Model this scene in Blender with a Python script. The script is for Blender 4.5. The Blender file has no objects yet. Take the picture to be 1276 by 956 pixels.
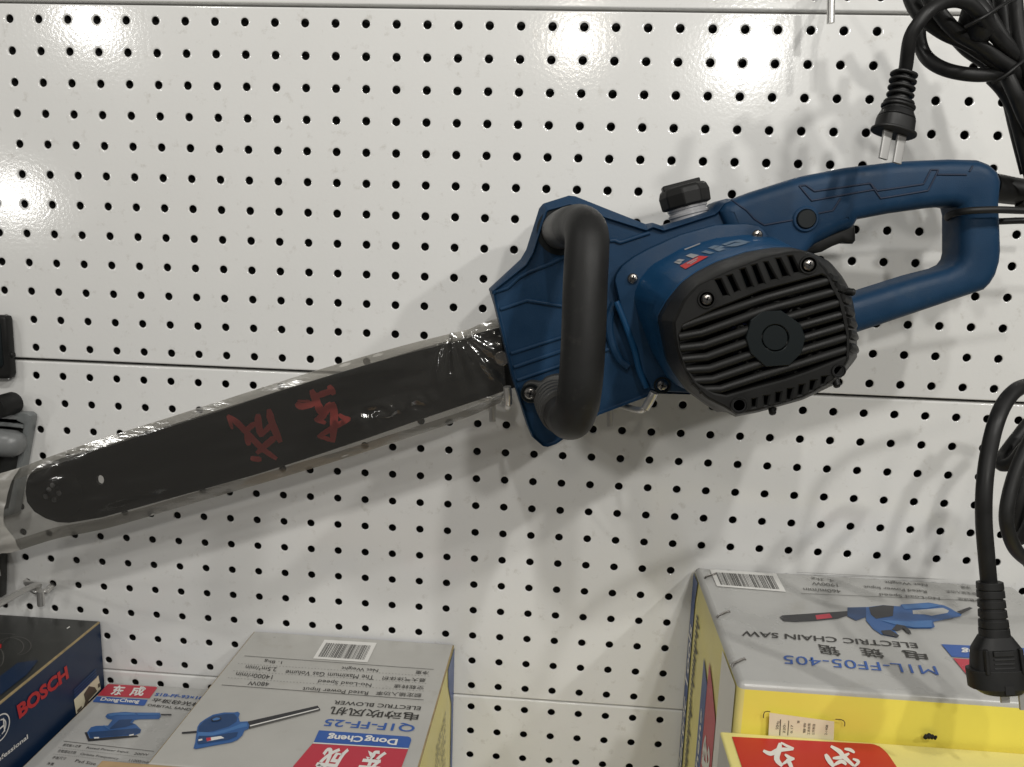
import bpy, math, random
from mathutils import Vector, Matrix, noise
from mathutils.geometry import tessellate_polygon
from mathutils.bvhtree import BVHTree

random.seed(7)
scene = bpy.context.scene
COL = scene.collection
PI = math.pi

# ------------------------------------------------------------------ camera (surveyed from the 25 mm hole grid)
FOC = 980.36
CAM = Vector((0.471401, -0.663649, -0.164439))
RX = Vector((0.9968498, 0.07263937, 0.03184329))      # image right
RY = Vector((0.04454308, -0.18054815, -0.98255701))   # image down
RZ = Vector((-0.06562307, 0.98088016, -0.18321497))   # view direction

def ray(px, py):
    return (RX * ((px - 638) / FOC) + RY * ((py - 478) / FOC) + RZ)
def at(px, py, d):            # survey point standing d metres in front of the board (board = plane y = 0)
    q = ray(px, py); return CAM + q * ((-d - CAM.y) / q.y)
def atz(px, py, z):
    q = ray(px, py); return CAM + q * ((z - CAM.z) / q.z)
def atx(px, py, x):
    q = ray(px, py); return CAM + q * ((x - CAM.x) / q.x)

cam_data = bpy.data.cameras.new('camera')
cam = bpy.data.objects.new('camera', cam_data); COL.objects.link(cam)
m = Matrix.Identity(4)
for i in range(3):
    m[i][0] = RX[i]; m[i][1] = -RY[i]; m[i][2] = -RZ[i]; m[i][3] = CAM[i]
cam.matrix_world = m
cam_data.sensor_width = 36.0
cam_data.lens = FOC * 36.0 / 1276.0
cam_data.clip_start = 0.01
cam_data.clip_end = 50
scene.camera = cam

# ------------------------------------------------------------------ materials
def lin(r, g, b):
    f = lambda c: (c / 255 / 12.92) if c / 255 <= 0.04045 else ((c / 255 + 0.055) / 1.055) ** 2.4
    return (f(r), f(g), f(b))

def mat(name, col, rough=0.5, metal=0.0, spec=0.5, bump=0.0, bscale=400.0, var=0.0, vscale=30.0, dirt=None, dscale=18.0, coat=0.0, bdist=0.0006):
    mm = bpy.data.materials.new(name); mm.use_nodes = True
    nt = mm.node_tree; b = nt.nodes['Principled BSDF']
    b.inputs['Base Color'].default_value = (*col, 1)
    b.inputs['Roughness'].default_value = rough
    b.inputs['Metallic'].default_value = metal
    b.inputs['Specular IOR Level'].default_value = spec
    b.inputs['Coat Weight'].default_value = coat
    geo = nt.nodes.new('ShaderNodeNewGeometry')
    src = None
    if var > 0:
        n = nt.nodes.new('ShaderNodeTexNoise'); n.inputs['Scale'].default_value = vscale; n.inputs['Detail'].default_value = 5
        nt.links.new(geo.outputs['Position'], n.inputs['Vector'])
        mr = nt.nodes.new('ShaderNodeMapRange')
        mr.inputs['From Min'].default_value = 0.3; mr.inputs['From Max'].default_value = 0.7
        mr.inputs['To Min'].default_value = 1 - var; mr.inputs['To Max'].default_value = 1 + var
        nt.links.new(n.outputs['Fac'], mr.inputs['Value'])
        mx = nt.nodes.new('ShaderNodeVectorMath'); mx.operation = 'SCALE'
        mx.inputs[0].default_value = col
        nt.links.new(mr.outputs['Result'], mx.inputs['Scale'])
        src = mx.outputs['Vector']
        rr = nt.nodes.new('ShaderNodeMapRange')
        rr.inputs['From Min'].default_value = 0.3; rr.inputs['From Max'].default_value = 0.7
        rr.inputs['To Min'].default_value = max(0.02, rough * 0.8); rr.inputs['To Max'].default_value = min(1, rough * 1.2)
        nt.links.new(n.outputs['Fac'], rr.inputs['Value'])
        nt.links.new(rr.outputs['Result'], b.inputs['Roughness'])
    if dirt is not None:
        n2 = nt.nodes.new('ShaderNodeTexNoise'); n2.inputs['Scale'].default_value = dscale; n2.inputs['Detail'].default_value = 8; n2.inputs['Roughness'].default_value = 0.7
        nt.links.new(geo.outputs['Position'], n2.inputs['Vector'])
        r2 = nt.nodes.new('ShaderNodeMapRange'); r2.inputs['From Min'].default_value = 0.58; r2.inputs['From Max'].default_value = 0.78
        nt.links.new(n2.outputs['Fac'], r2.inputs['Value'])
        mc = nt.nodes.new('ShaderNodeMix'); mc.data_type = 'RGBA'
        mc.inputs['A'].default_value = (*col, 1); mc.inputs['B'].default_value = (*dirt, 1)
        if src: nt.links.new(src, mc.inputs['A'])
        nt.links.new(r2.outputs['Result'], mc.inputs['Factor'])
        src = mc.outputs['Result']
    if src: nt.links.new(src, b.inputs['Base Color'])
    if bump > 0:
        n3 = nt.nodes.new('ShaderNodeTexNoise'); n3.inputs['Scale'].default_value = bscale; n3.inputs['Detail'].default_value = 3
        nt.links.new(geo.outputs['Position'], n3.inputs['Vector'])
        bp = nt.nodes.new('ShaderNodeBump'); bp.inputs['Strength'].default_value = bump; bp.inputs['Distance'].default_value = bdist
        nt.links.new(n3.outputs['Fac'], bp.inputs['Height'])
        nt.links.new(bp.outputs['Normal'], b.inputs['Normal'])
    return mm

M = {}
M['board'] = mat('white_enamel', (0.735, 0.732, 0.715), 0.115, spec=0.5, bump=0.13, bscale=330, var=0.012, vscale=9, bdist=0.0005, dirt=(0.52, 0.50, 0.46), dscale=75)
M['cavity'] = mat('cavity_shade', (0.02, 0.019, 0.017), 0.8)
M['blue'] = mat('blue_plastic', (0.0080, 0.034, 0.078), 0.5, spec=0.24, bump=0.45, bscale=1500, var=0.08, vscale=60, bdist=0.0003, dirt=(0.024, 0.05, 0.088), dscale=55)
M['blue_deep'] = mat('blue_motor_plastic', (0.006, 0.050, 0.125), 0.4, spec=0.35, bump=0.35, bscale=1500, var=0.08, vscale=60, bdist=0.0003, dirt=(0.02, 0.065, 0.13), dscale=55)
M['groove'] = mat('blue_groove_shade', (0.004, 0.014, 0.04), 0.6)
M['black'] = mat('black_plastic', (0.009, 0.009, 0.0087), 0.5, spec=0.26, bump=0.3, bscale=1500, var=0.15, vscale=50, bdist=0.0002)
M['rubber'] = mat('black_rubber', (0.012, 0.012, 0.0118), 0.55, spec=0.27, bump=0.3, bscale=1500, var=0.12, vscale=40, dirt=(0.030, 0.029, 0.026), dscale=90, bdist=0.0002)
M['greyrub'] = mat('grey_black_plastic', (0.05, 0.049, 0.046), 0.5, var=0.1)
M['cord'] = mat('cord_rubber', (0.010, 0.010, 0.010), 0.5, spec=0.35, var=0.15, vscale=80)
M['dark'] = mat('interior_shade_black', (0.006, 0.006, 0.007), 0.7)  # near-black that paints in the shade of openings and recesses
M['copper'] = mat('coil_blue', (0.01, 0.018, 0.09), 0.5)
M['disc'] = mat('black_smooth_plastic', (0.0065, 0.0095, 0.0105), 0.4, spec=0.3)
M['steel'] = mat('zinc_steel', (0.66, 0.65, 0.63), 0.36, metal=0.85)
M['pin'] = mat('plug_pin', (0.36, 0.355, 0.345), 0.5, metal=0.4)
M['screw'] = mat('screw_steel', (0.42, 0.40, 0.38), 0.25, metal=1.0)
M['bar'] = mat('black_bar_paint', (0.014, 0.014, 0.0135), 0.5, spec=0.3, var=0.2, vscale=30, dirt=(0.026, 0.026, 0.025), dscale=25)
M['redpaint'] = mat('red_paint', (0.74, 0.10, 0.085), 0.5)
M['neck'] = mat('translucent_grey_plastic', (0.30, 0.30, 0.31), 0.3)
M['silver'] = mat('silver_card', (0.43, 0.427, 0.41), 0.3, spec=0.5, bump=0.12, bscale=90, var=0.05, vscale=25, dirt=(0.36, 0.345, 0.31), dscale=22, bdist=0.001)
M['silver2'] = mat('warm_silver_card', (0.44, 0.432, 0.405), 0.34, spec=0.5, bump=0.12, bscale=90, var=0.05, vscale=25, dirt=(0.37, 0.35, 0.31), dscale=26, bdist=0.001)
M['yellow'] = mat('yellow_card', (0.80, 0.69, 0.11), 0.4, var=0.04, vscale=20, bump=0.1, bscale=60, bdist=0.001)
M['paleyellow'] = mat('pale_yellow_card', (0.74, 0.66, 0.24), 0.42, var=0.05, vscale=20, bump=0.1, bscale=60, bdist=0.001, dirt=(0.6, 0.54, 0.22), dscale=40)
M['cardblue'] = mat('blue_card', (0.02, 0.065, 0.24), 0.38, var=0.06)
M['inkblue'] = mat('blue_ink', (0.03, 0.10, 0.36), 0.4)
M['inkblack'] = mat('black_ink', (0.035, 0.033, 0.03), 0.45)
M['inkgrey'] = mat('grey_ink', (0.10, 0.096, 0.088), 0.45)
M['inkred'] = mat('red_ink', (0.48, 0.035, 0.06), 0.4)
M['inkred2'] = mat('bright_red_ink', (0.50, 0.022, 0.02), 0.4)
M['white'] = mat('white_ink', (0.72, 0.71, 0.68), 0.45)
M['cream'] = mat('cream_sticker', (0.72, 0.66, 0.48), 0.5)
M['navy'] = mat('navy_card', (0.005, 0.02, 0.058), 0.36, var=0.1, vscale=15)
M['charcoal'] = mat('charcoal_card', (0.028, 0.029, 0.027), 0.4, var=0.3, vscale=12, dirt=(0.05, 0.05, 0.045), dscale=30)
M['kraft'] = mat('kraft_card', (0.42, 0.29, 0.16), 0.8, var=0.08, vscale=80)
M['cardedge'] = mat('card_edge', (0.30, 0.23, 0.12), 0.8, var=0.2, vscale=200)
M['picblue'] = mat('picture_blue', (0.035, 0.11, 0.30), 0.4)
M['picmid'] = mat('picture_mid_blue', (0.06, 0.17, 0.40), 0.4)
M['picdark'] = mat('picture_dark_blue', (0.018, 0.055, 0.15), 0.4)
M['picblack'] = mat('picture_black', (0.03, 0.03, 0.034), 0.4)
M['greycase'] = mat('grey_case_plastic', (0.17, 0.18, 0.18), 0.35, var=0.08)
M['clear'] = mat('cloudy_bottle', (0.17, 0.175, 0.175), 0.35)
M['brown'] = mat('brown_photo', (0.10, 0.075, 0.055), 0.5)
M['rating'] = mat('rating_film', (0.030, 0.075, 0.15), 0.25)
M['ratingtext'] = mat('rating_print', (0.12, 0.17, 0.23), 0.4)

def film(name, opac, tint, rough):
    mm = bpy.data.materials.new(name); mm.use_nodes = True
    nt = mm.node_tree; nt.nodes.clear()
    out = nt.nodes.new('ShaderNodeOutputMaterial')
    tr = nt.nodes.new('ShaderNodeBsdfTransparent'); tr.inputs['Color'].default_value = (*tint, 1)
    df = nt.nodes.new('ShaderNodeBsdfDiffuse'); df.inputs['Color'].default_value = (0.52, 0.50, 0.46, 1)
    gl = nt.nodes.new('ShaderNodeBsdfGlossy'); gl.inputs['Roughness'].default_value = rough; gl.inputs['Color'].default_value = (0.9, 0.9, 0.9, 1)
    m1 = nt.nodes.new('ShaderNodeMixShader'); m1.inputs['Fac'].default_value = opac
    m2 = nt.nodes.new('ShaderNodeMixShader')
    fr = nt.nodes.new('ShaderNodeFresnel'); fr.inputs['IOR'].default_value = 1.8
    geo = nt.nodes.new('ShaderNodeNewGeometry')
    n = nt.nodes.new('ShaderNodeTexNoise'); n.inputs['Scale'].default_value = 55; n.inputs['Detail'].default_value = 4
    mp = nt.nodes.new('ShaderNodeMapping'); mp.inputs['Rotation'].default_value = (0, math.radians(20), 0); mp.inputs['Scale'].default_value = (0.35, 1, 1.6)
    nt.links.new(geo.outputs['Position'], mp.inputs['Vector']); nt.links.new(mp.outputs['Vector'], n.inputs['Vector'])
    bp = nt.nodes.new('ShaderNodeBump'); bp.inputs['Strength'].default_value = 0.5; bp.inputs['Distance'].default_value = 0.002
    nt.links.new(n.outputs['Fac'], bp.inputs['Height'])
    nt.links.new(bp.outputs['Normal'], gl.inputs['Normal'])
    nt.links.new(tr.outputs[0], m1.inputs[1]); nt.links.new(df.outputs[0], m1.inputs[2])
    nt.links.new(fr.outputs[0], m2.inputs['Fac'])
    nt.links.new(m1.outputs[0], m2.inputs[1]); nt.links.new(gl.outputs[0], m2.inputs[2])
    nt.links.new(m2.outputs[0], out.inputs['Surface'])
    return mm
M['film'] = film('clear_plastic_film', 0.04, (0.94, 0.935, 0.92), 0.13)
M['filmend'] = film('bunched_plastic_film', 0.6, (0.86, 0.85, 0.82), 0.3)
M['filmfold'] = film('folded_plastic_film', 0.50, (0.80, 0.79, 0.76), 0.4)

# ------------------------------------------------------------------ mesh helpers
def mesh_obj(name, verts, faces, material, parent=None, angle=35, fm=None):
    me = bpy.data.meshes.new(name)
    me.from_pydata([tuple(v) for v in verts], [], faces)
    mats = material if isinstance(material, list) else [material]
    for x in mats: me.materials.append(x)
    if fm:
        for p, i in zip(me.polygons, fm): p.material_index = i
    me.validate(clean_customdata=False)
    me.update()
    for p in me.polygons: p.use_smooth = True
    if angle is not None and len(me.polygons):
        me.set_sharp_from_angle(angle=math.radians(angle))
    o = bpy.data.objects.new(name, me); COL.objects.link(o)
    if parent is not None:
        o.parent = parent
        o.matrix_parent_inverse = Matrix.Translation(-Vector(parent.location))
    return o

class MB:
    def __init__(s): s.v = []; s.f = []; s.m = []
    def add(s, v, f, mi=0):
        k = len(s.v); s.v += [Vector(x) for x in v]; s.f += [tuple(i + k for i in q) for q in f]; s.m += [mi] * len(f)
        return s
    def build(s, name, material, parent=None, angle=35):
        return mesh_obj(name, s.v, s.f, material, parent, angle, s.m)

def empty(name, loc, label, cat, group=None):
    o = bpy.data.objects.new(name, None); COL.objects.link(o)
    o.location = loc; o.empty_display_size = 0.02
    tag(o, label, cat, group); return o
def tag(o, label=None, cat=None, group=None, kind=None):
    if label: o['label'] = label
    if cat: o['category'] = cat
    if group: o['group'] = group
    if kind: o['kind'] = kind
    return o

def box(a, b):
    (x0, y0, z0), (x1, y1, z1) = a, b
    v = [(x0, y0, z0), (x1, y0, z0), (x1, y1, z0), (x0, y1, z0), (x0, y0, z1), (x1, y0, z1), (x1, y1, z1), (x0, y1, z1)]
    f = [(0, 3, 2, 1), (4, 5, 6, 7), (0, 1, 5, 4), (1, 2, 6, 5), (2, 3, 7, 6), (3, 0, 4, 7)]
    return v, f

def catmull(pts, n=8, closed=False):
    out = []; N = len(pts)
    rng = N if closed else N - 1
    dim = len(pts[0])
    for i in range(rng):
        if closed: p = [pts[(i + k - 1) % N] for k in range(4)]
        else: p = [pts[max(0, i - 1)], pts[i], pts[i + 1], pts[min(N - 1, i + 2)]]
        for j in range(n):
            t = j / n
            out.append(tuple(0.5 * ((2 * p[1][k]) + (-p[0][k] + p[2][k]) * t + (2 * p[0][k] - 5 * p[1][k] + 4 * p[2][k] - p[3][k]) * t * t + (-p[0][k] + 3 * p[1][k] - 3 * p[2][k] + p[3][k]) * t ** 3) for k in range(dim)))
    if not closed: out.append(tuple(pts[-1]))
    return out

def sweep(pts, rad, seg=14, cap=True, squash=1.0):
    """round tube along points; rad = number or list"""
    P = [Vector(p) for p in pts]; n = len(P)
    R = rad if isinstance(rad, (list, tuple)) else [rad] * n
    v = []; f = []
    t0 = (P[1] - P[0]).normalized()
    up = Vector((0, 0, 1)) if abs(t0.z) < 0.9 else Vector((1, 0, 0))
    nx = t0.cross(up).normalized()
    for i in range(n):
        t = (P[min(n - 1, i + 1)] - P[max(0, i - 1)]).normalized()
        nx = (nx - t * nx.dot(t)).normalized(); ny = t.cross(nx)
        for k in range(seg):
            a = 2 * PI * k / seg
            v.append(P[i] + nx * (math.cos(a) * R[i]) + ny * (math.sin(a) * R[i] * squash))
    for i in range(n - 1):
        for k in range(seg):
            k2 = (k + 1) % seg
            f.append((i * seg + k, i * seg + k2, (i + 1) * seg + k2, (i + 1) * seg + k))
    if cap:
        f.append(tuple(range(seg - 1, -1, -1))); f.append(tuple((n - 1) * seg + k for k in range(seg)))
    return v, f

def lathe(c, axis, prof, seg=24, flat=None):
    """prof = list of (radius, height along axis)"""
    axis = Vector(axis).normalized(); c = Vector(c)
    up = Vector((0, 1, 0)) if abs(axis.y) < 0.9 else Vector((1, 0, 0))
    nx = axis.cross(up).normalized(); ny = axis.cross(nx)
    v = []; f = []
    for r, h in prof:
        for k in range(seg):
            a = 2 * PI * k / seg
            v.append(c + axis * h + nx * (r * math.cos(a)) + ny * (r * math.sin(a)))
    for i in range(len(prof) - 1):
        for k in range(seg):
            k2 = (k + 1) % seg
            f.append((i * seg + k, i * seg + k2, (i + 1) * seg + k2, (i + 1) * seg + k))
    f.append(tuple(range(seg - 1, -1, -1))); f.append(tuple((len(prof) - 1) * seg + k for k in range(seg)))
    return v, f

def area(p):
    return 0.5 * sum(p[i][0] * p[(i + 1) % len(p)][1] - p[(i + 1) % len(p)][0] * p[i][1] for i in range(len(p)))

def inset(p, d):
    """mitred inset of a ccw polygon (positive d moves inward); d number or per-vertex list"""
    n = len(p); out = []
    for i in range(n):
        a, b, c = Vector(p[i - 1]), Vector(p[i]), Vector(p[(i + 1) % n])
        e1 = (b - a); e2 = (c - b)
        if e1.length < 1e-9: e1 = e2
        if e2.length < 1e-9: e2 = e1
        e1.normalize(); e2.normalize()
        n1 = Vector((-e1.y, e1.x)); n2 = Vector((-e2.y, e2.x))
        nn = (n1 + n2)
        if nn.length < 1e-6: nn = n1
        nn.normalize()
        k = max(0.5, nn.dot(n1))
        dd = d[i] if isinstance(d, (list, tuple)) else d
        out.append((b.x + nn.x * dd / k, b.y + nn.y * dd / k))
    return out

def slab(outer, holes, d0, d1, bev=0.001, steps=2, hbev=None, backbev=True):
    """outer/holes: lists of (x,z) metres; solid between board distances d0 < d1, rounded edges on the front"""
    if area(outer) < 0: outer = outer[::-1]
    hs = [h if area(h) > 0 else h[::-1] for h in holes]
    hb = bev if hbev is None else hbev
    mb = MB()
    def prof(b):
        fr = [(b * (1 - math.cos(PI / 2 * k / steps)), d1 - b + b * math.sin(PI / 2 * k / steps)) for k in range(steps + 1)]
        if backbev: bk = [(b * (1 - math.cos(PI / 2 * k / steps)), d0 + b - b * math.sin(PI / 2 * k / steps)) for k in range(steps, -1, -1)]
        else: bk = [(0, d0)]
        return bk + fr
    caps = []
    for li, (loop, b, sg) in enumerate([(outer, bev, 1)] + [(h, hb, -1) for h in hs]):
        pr = prof(b); n = len(loop)
        rings = [[Vector((x, -d, z)) for x, z in inset(loop, sg * o)] for o, d in pr]
        v = [q for r in rings for q in r]; f = []
        for i in range(len(pr) - 1):
            for k in range(n):
                k2 = (k + 1) % n
                q = (i * n + k, i * n + k2, (i + 1) * n + k2, (i + 1) * n + k)
                f.append(q if sg > 0 else q[::-1])
        base = len(mb.v); mb.add(v, f)
        caps.append(([base + k for k in range(n)], [base + (len(pr) - 1) * n + k for k in range(n)]))
    for side in (0, 1):
        idx = [c[side] for c in caps]
        polys = [[Vector((mb.v[i].x, mb.v[i].z, 0)) for i in c] for c in idx]
        flat = [i for c in idx for i in c]
        for tri in tessellate_polygon(polys):
            a, b_, c = (flat[t] for t in tri)
            nrm = (mb.v[b_] - mb.v[a]).cross(mb.v[c] - mb.v[a])
            if (nrm.y < 0) != (side == 1): a, c = c, a
            mb.f.append((a, b_, c)); mb.m.append(0)
    return mb

def pl(px_pts, d):            # pixel outline -> (x,z) outline at board distance d
    return [(lambda q: (q.x, q.z))(at(x, y, d)) for x, y in px_pts]

def polar(px_pts, c, n=96):
    """resample a star-shaped outline around c"""
    out = []; N = len(px_pts)
    for k in range(n):
        a = 2 * PI * k / n; dx, dy = math.cos(a), math.sin(a); best = None
        for i in range(N):
            x1, y1 = px_pts[i]; x2, y2 = px_pts[(i + 1) % N]
            ex, ey = x2 - x1, y2 - y1
            den = dx * ey - dy * ex
            if abs(den) < 1e-9: continue
            t = ((x1 - c[0]) * ey - (y1 - c[1]) * ex) / den
            s = ((x1 - c[0]) * dy - (y1 - c[1]) * dx) / den
            if t > 0 and -1e-6 <= s <= 1 + 1e-6 and (best is None or t > best): best = t
        out.append((c[0] + dx * best, c[1] + dy * best))
    return out

def loft(rings, close_last=False, close_first=False):
    n = len(rings[0]); v = [q for r in rings for q in r]; f = []
    for i in range(len(rings) - 1):
        for k in range(n):
            k2 = (k + 1) % n
            f.append((i * n + k, i * n + k2, (i + 1) * n + k2, (i + 1) * n + k))
    if close_last: f.append(tuple((len(rings) - 1) * n + k for k in range(n)))
    if close_first: f.append(tuple(range(n - 1, -1, -1)))
    return v, f

def bvh_of(*objs):
    v = []; f = []
    for o in objs:
        k = len(v); v += [Vector(q.co) for q in o.data.vertices]
        f += [tuple(i + k for i in p.vertices) for p in o.data.polygons]
    return BVHTree.FromPolygons(v, f)
def hit(b, px, py, lift=0.0, fallback=0.1):
    q = ray(px, py).normalized()
    r = b.ray_cast(CAM, q)
    if r[0] is None: return at(px, py, fallback), Vector((0, -1, 0))
    n = r[1] if r[1].dot(q) < 0 else -r[1]
    return r[0] + n * lift, n

def screw(c, nrm, r, parent, name='screw'):
    """pan head screw with a cross recess"""
    nrm = Vector(nrm).normalized()
    mb = MB()
    mb.add(*lathe(c, nrm, [(r, -0.003), (r, 0.0), (r * 0.96, r * 0.25), (r * 0.75, r * 0.5), (r * 0.4, r * 0.62)], 20), 0)
    up = Vector((0.25, 0, 1)); nx = nrm.cross(up).normalized(); ny = nrm.cross(nx)
    for a, b in ((nx, ny), (ny, nx)):
        o = c + nrm * (r * 0.60)
        L = r * 0.62; W = r * 0.13
        v = [o + a * sx * L + b * sy * W + nrm * h for h in (-r * .3, r * 0.06) for sx, sy in ((-1, -1), (1, -1), (1, 1), (-1, 1))]
        mb.add(v, [(0, 3, 2, 1), (4, 5, 6, 7), (0, 1, 5, 4), (1, 2, 6, 5), (2, 3, 7, 6), (3, 0, 4, 7)], 1)
    return mb.build(name, [M['screw'], M['dark']], parent, 30)

_font_cache = {}
def text_unit(body, thick=0.0):
    key = (body, thick)
    if key in _font_cache: return _font_cache[key]
    cu = bpy.data.curves.new('t', 'FONT'); cu.body = body; cu.size = 1.0; cu.resolution_u = 3
    cu.offset = thick
    ob = bpy.data.objects.new('t', cu); COL.objects.link(ob)
    dg = bpy.context.evaluated_depsgraph_get()
    me = bpy.data.meshes.new_from_object(ob.evaluated_get(dg))
    v = [(q.co.x, q.co.y) for q in me.vertices]; f = [tuple(p.vertices) for p in me.polygons]
    bpy.data.objects.remove(ob); bpy.data.curves.remove(cu); bpy.data.meshes.remove(me)
    x0 = min(a for a, _ in v); x1 = max(a for a, _ in v); y0 = min(b for _, b in v); y1 = max(b for _, b in v)
    v = [((a - x0) / (x1 - x0), (b - y0) / (y1 - y0)) for a, b in v]
    _font_cache[key] = (v, f); return v, f

def put_text(mb, body, p00, p10, p01, nrm, lift=0.0003, mi=0, thick=0.0):
    """glyph box: p00 = baseline start, p10 = baseline end, p01 = top at start"""
    v, f = text_unit(body, thick)
    p00, p10, p01 = Vector(p00), Vector(p10), Vector(p01)
    ex = p10 - p00; ey = p01 - p00; nrm = Vector(nrm).normalized()
    flip = ex.cross(ey).dot(nrm) < 0
    mb.add([p00 + ex * a + ey * b + nrm * lift for a, b in v], [q[::-1] if flip else q for q in f], mi)

def put_poly(mb, pts, nrm, lift=0.0003, mi=0):
    nrm = Vector(nrm).normalized(); P = [Vector(p) + nrm * lift for p in pts]
    ax = (P[1] - P[0]).normalized(); ay = nrm.cross(ax)
    fl = [Vector((p.dot(ax), p.dot(ay), 0)) for p in P]
    fs = []
    for t in tessellate_polygon([fl]):
        a, b, c = t
        if (P[b] - P[a]).cross(P[c] - P[a]).dot(nrm) < 0: a, c = c, a
        fs.append((a, b, c))
    mb.add(P, fs, mi)

def put_line(mb, a, b, w, nrm, lift=0.0003, mi=0):
    a, b, nrm = Vector(a), Vector(b), Vector(nrm)
    s = nrm.cross(b - a).normalized() * (w / 2)
    put_poly(mb, [a - s, b - s, b + s, a + s], nrm, lift, mi)

def put_barcode(mb, q, nrm, mi_white=0, mi_black=1, n=46, seed=1, lift=0.0003):
    """q: 4 corners (tl, tr, br, bl); bars run along tl->bl"""
    rnd = random.Random(seed); tl, tr, br, bl = [Vector(p) for p in q]
    put_poly(mb, [tl, tr, br, bl], nrm, lift, mi_white)
    P = lambda u, v: (tl.lerp(tr, u)).lerp(bl.lerp(br, u), v)
    u = 0.07
    while u < 0.92:
        w = rnd.choice([0.006, 0.006, 0.011, 0.016])
        long = rnd.random() < 0.12
        put_poly(mb, [P(u, .17), P(u + w, .17), P(u + w, .9), P(u, .9)], nrm, lift + 0.0002, mi_black)
        u += w + rnd.choice([0.006, 0.009, 0.014])

exec_parts = []
UPV = Vector((0, 0, 1)); OUT = Vector((0, -1, 0))
# ================================================================== PEGBOARD
PITCH = 0.025
def panel(label, rows, ztop, zbot, dx, dz, c0=-5, c1=41):
    """one folded steel panel with punched holes: rows = row indices, hole z = -PITCH*row - dz"""
    mb = MB(); N = 16
    for r in rows:
        zc = -PITCH * r - dz
        zt = ztop if r == rows[0] else zc + PITCH / 2
        zb = zbot if r == rows[-1] else zc - PITCH / 2
        for c in range(c0, c1):
            xc = PITCH * c + dx
            v = []
            for k in range(N):
                a = 2 * PI * (k + 0.5) / N; ca, sa = math.cos(a), math.sin(a)
                t = 1 / max(abs(ca), abs(sa))
                x = xc + ca * t * PITCH / 2; hz = sa * t
                z = zc + (hz * (zt - zc) if hz > 0 else hz * (zc - zb))
                v.append((x, 0, z))
            # make the square corners exact
            for k in range(N):
                if k in (1, 2): pass
            for rr, y in ((0.0050, 0), (0.0040, 0.0), (0.00348, 0.00028), (0.00342, 0.0013)):
                for k in range(N):
                    a = 2 * PI * (k + 0.5) / N
                    v.append((xc + rr * math.cos(a), y, zc + rr * math.sin(a)))
            f = []
            for i in range(4):
                for k in range(N):
                    k2 = (k + 1) % N
                    f.append((i * N + k, i * N + k2, (i + 1) * N + k2, (i + 1) * N + k))
            mb.add(v, f)
            # square corner fillers
            for sx, sz in ((1, 1), (-1, 1), (-1, -1), (1, -1)):
                ks = {(1, 1): (1, 2), (-1, 1): (5, 6), (-1, -1): (9, 10), (1, -1): (13, 14)}[(sx, sz)]
                cz = zt if sz > 0 else zb
                mb.add([v[ks[0]], v[ks[1]], (xc + sx * PITCH / 2, 0, cz)], [(0, 2, 1)])
    xa = PITCH * c0 + dx - PITCH / 2; xb = PITCH * (c1 - 1) + dx + PITCH / 2
    for zz, s in ((ztop, 1), (zbot, -1)):
        pr = [(0, 0), (0.0006, 0.0001), (0.0011, 0.0005), (0.0013, 0.0012), (0.0013, 0.012)]
        v = [(x, y, zz + s * o) for o, y in pr for x in (xa, xb)]
        mb.add(v, [(2 * i, 2 * i + 1, 2 * i + 3, 2 * i + 2) for i in range(4)])
    o = mb.build('pegboard_panel', M['board'], None, 40)
    return tag(o, label, 'pegboard', 'white perforated wall panels')
panel('white perforated steel panel above the seam at the top edge of the picture', [-1], 0.037, 0.0157, 0, 0)
panel('white perforated steel panel behind the upper half of the chainsaw', list(range(0, 12)), 0.0106, -0.2836, 0, 0)
panel('white perforated steel panel behind the red marked saw bar and below it', list(range(12, 24)), -0.2889, -0.5836, -0.0018, 0.00043)
panel('white perforated steel panel at the bottom between the cartons', list(range(24, 31)), -0.5877, -0.7600, -0.0016, -0.00295)
o = mesh_obj('cavity_shade_sheet', *box((-0.3, 0.024, -0.9), (1.3, 0.034, 0.12)), M['cavity']); tag(o, kind='structure')  # dark sheet: its colour gives the shade of the cavity behind the holes
o = mesh_obj('shelf', *box((-0.5, -0.50, -0.735), (1.5, -0.003, -0.72)), M['board']); tag(o, kind='structure')

# ================================================================== CHAINSAW
saw = empty('chainsaw', at(760, 420, 0.08), 'blue and black corded electric chainsaw hanging on the white pegboard', 'chainsaw')

# ---- guide bar
bar_px = [(650, 402), (620, 409), (543.6, 429.3), (380, 477.4), (245, 520), (120, 559), (72, 573), (52, 581), (38, 595), (31, 612), (33, 626), (42, 638), (56, 646.5), (71.5, 651.4), (86, 652), (127.6, 645), (320, 591.5), (380, 572.5), (459, 546), (539, 518), (606, 495.5), (660, 477)]
DB = 0.066
hole_px = [(124 + 5 * math.cos(2 * PI * k / 14), 598.5 + 6 * math.sin(2 * PI * k / 14)) for k in range(14)]
bar = slab(pl(bar_px, DB), [pl(hole_px, DB)], DB - 0.0045, DB, 0.0006, 1).build('guide_bar', M['bar'], saw, 30)
mb = MB()
tipc = at(68, 613, DB)
mb.add(*lathe(tipc, OUT, [(0.0245, -0.001), (0.0245, 0.0005), (0.0235, 0.0008)], 40))
mb.add(*lathe(tipc, OUT, [(0.008, 0), (0.008, 0.0012), (0.007, 0.0015)], 24))
nose = mb.build('nose_sprocket', M['bar'], bar)
mb = MB()
for x, y in ((62.5, 609.5), (58.5, 618), (69, 622), (75, 614), (67, 604)):
    mb.add(*lathe(at(x, y, DB), OUT, [(0.0022, 0), (0.0022, 0.0017), (0.0016, 0.0021)], 12))
mb.build('rivet', M['neck'], bar)
mesh_obj('tension_stud', *lathe(at(626, 446, DB), OUT, [(0.0058, 0), (0.0058, 0.003), (0.0052, 0.0036)], 20), M['screw'], bar)

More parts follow.
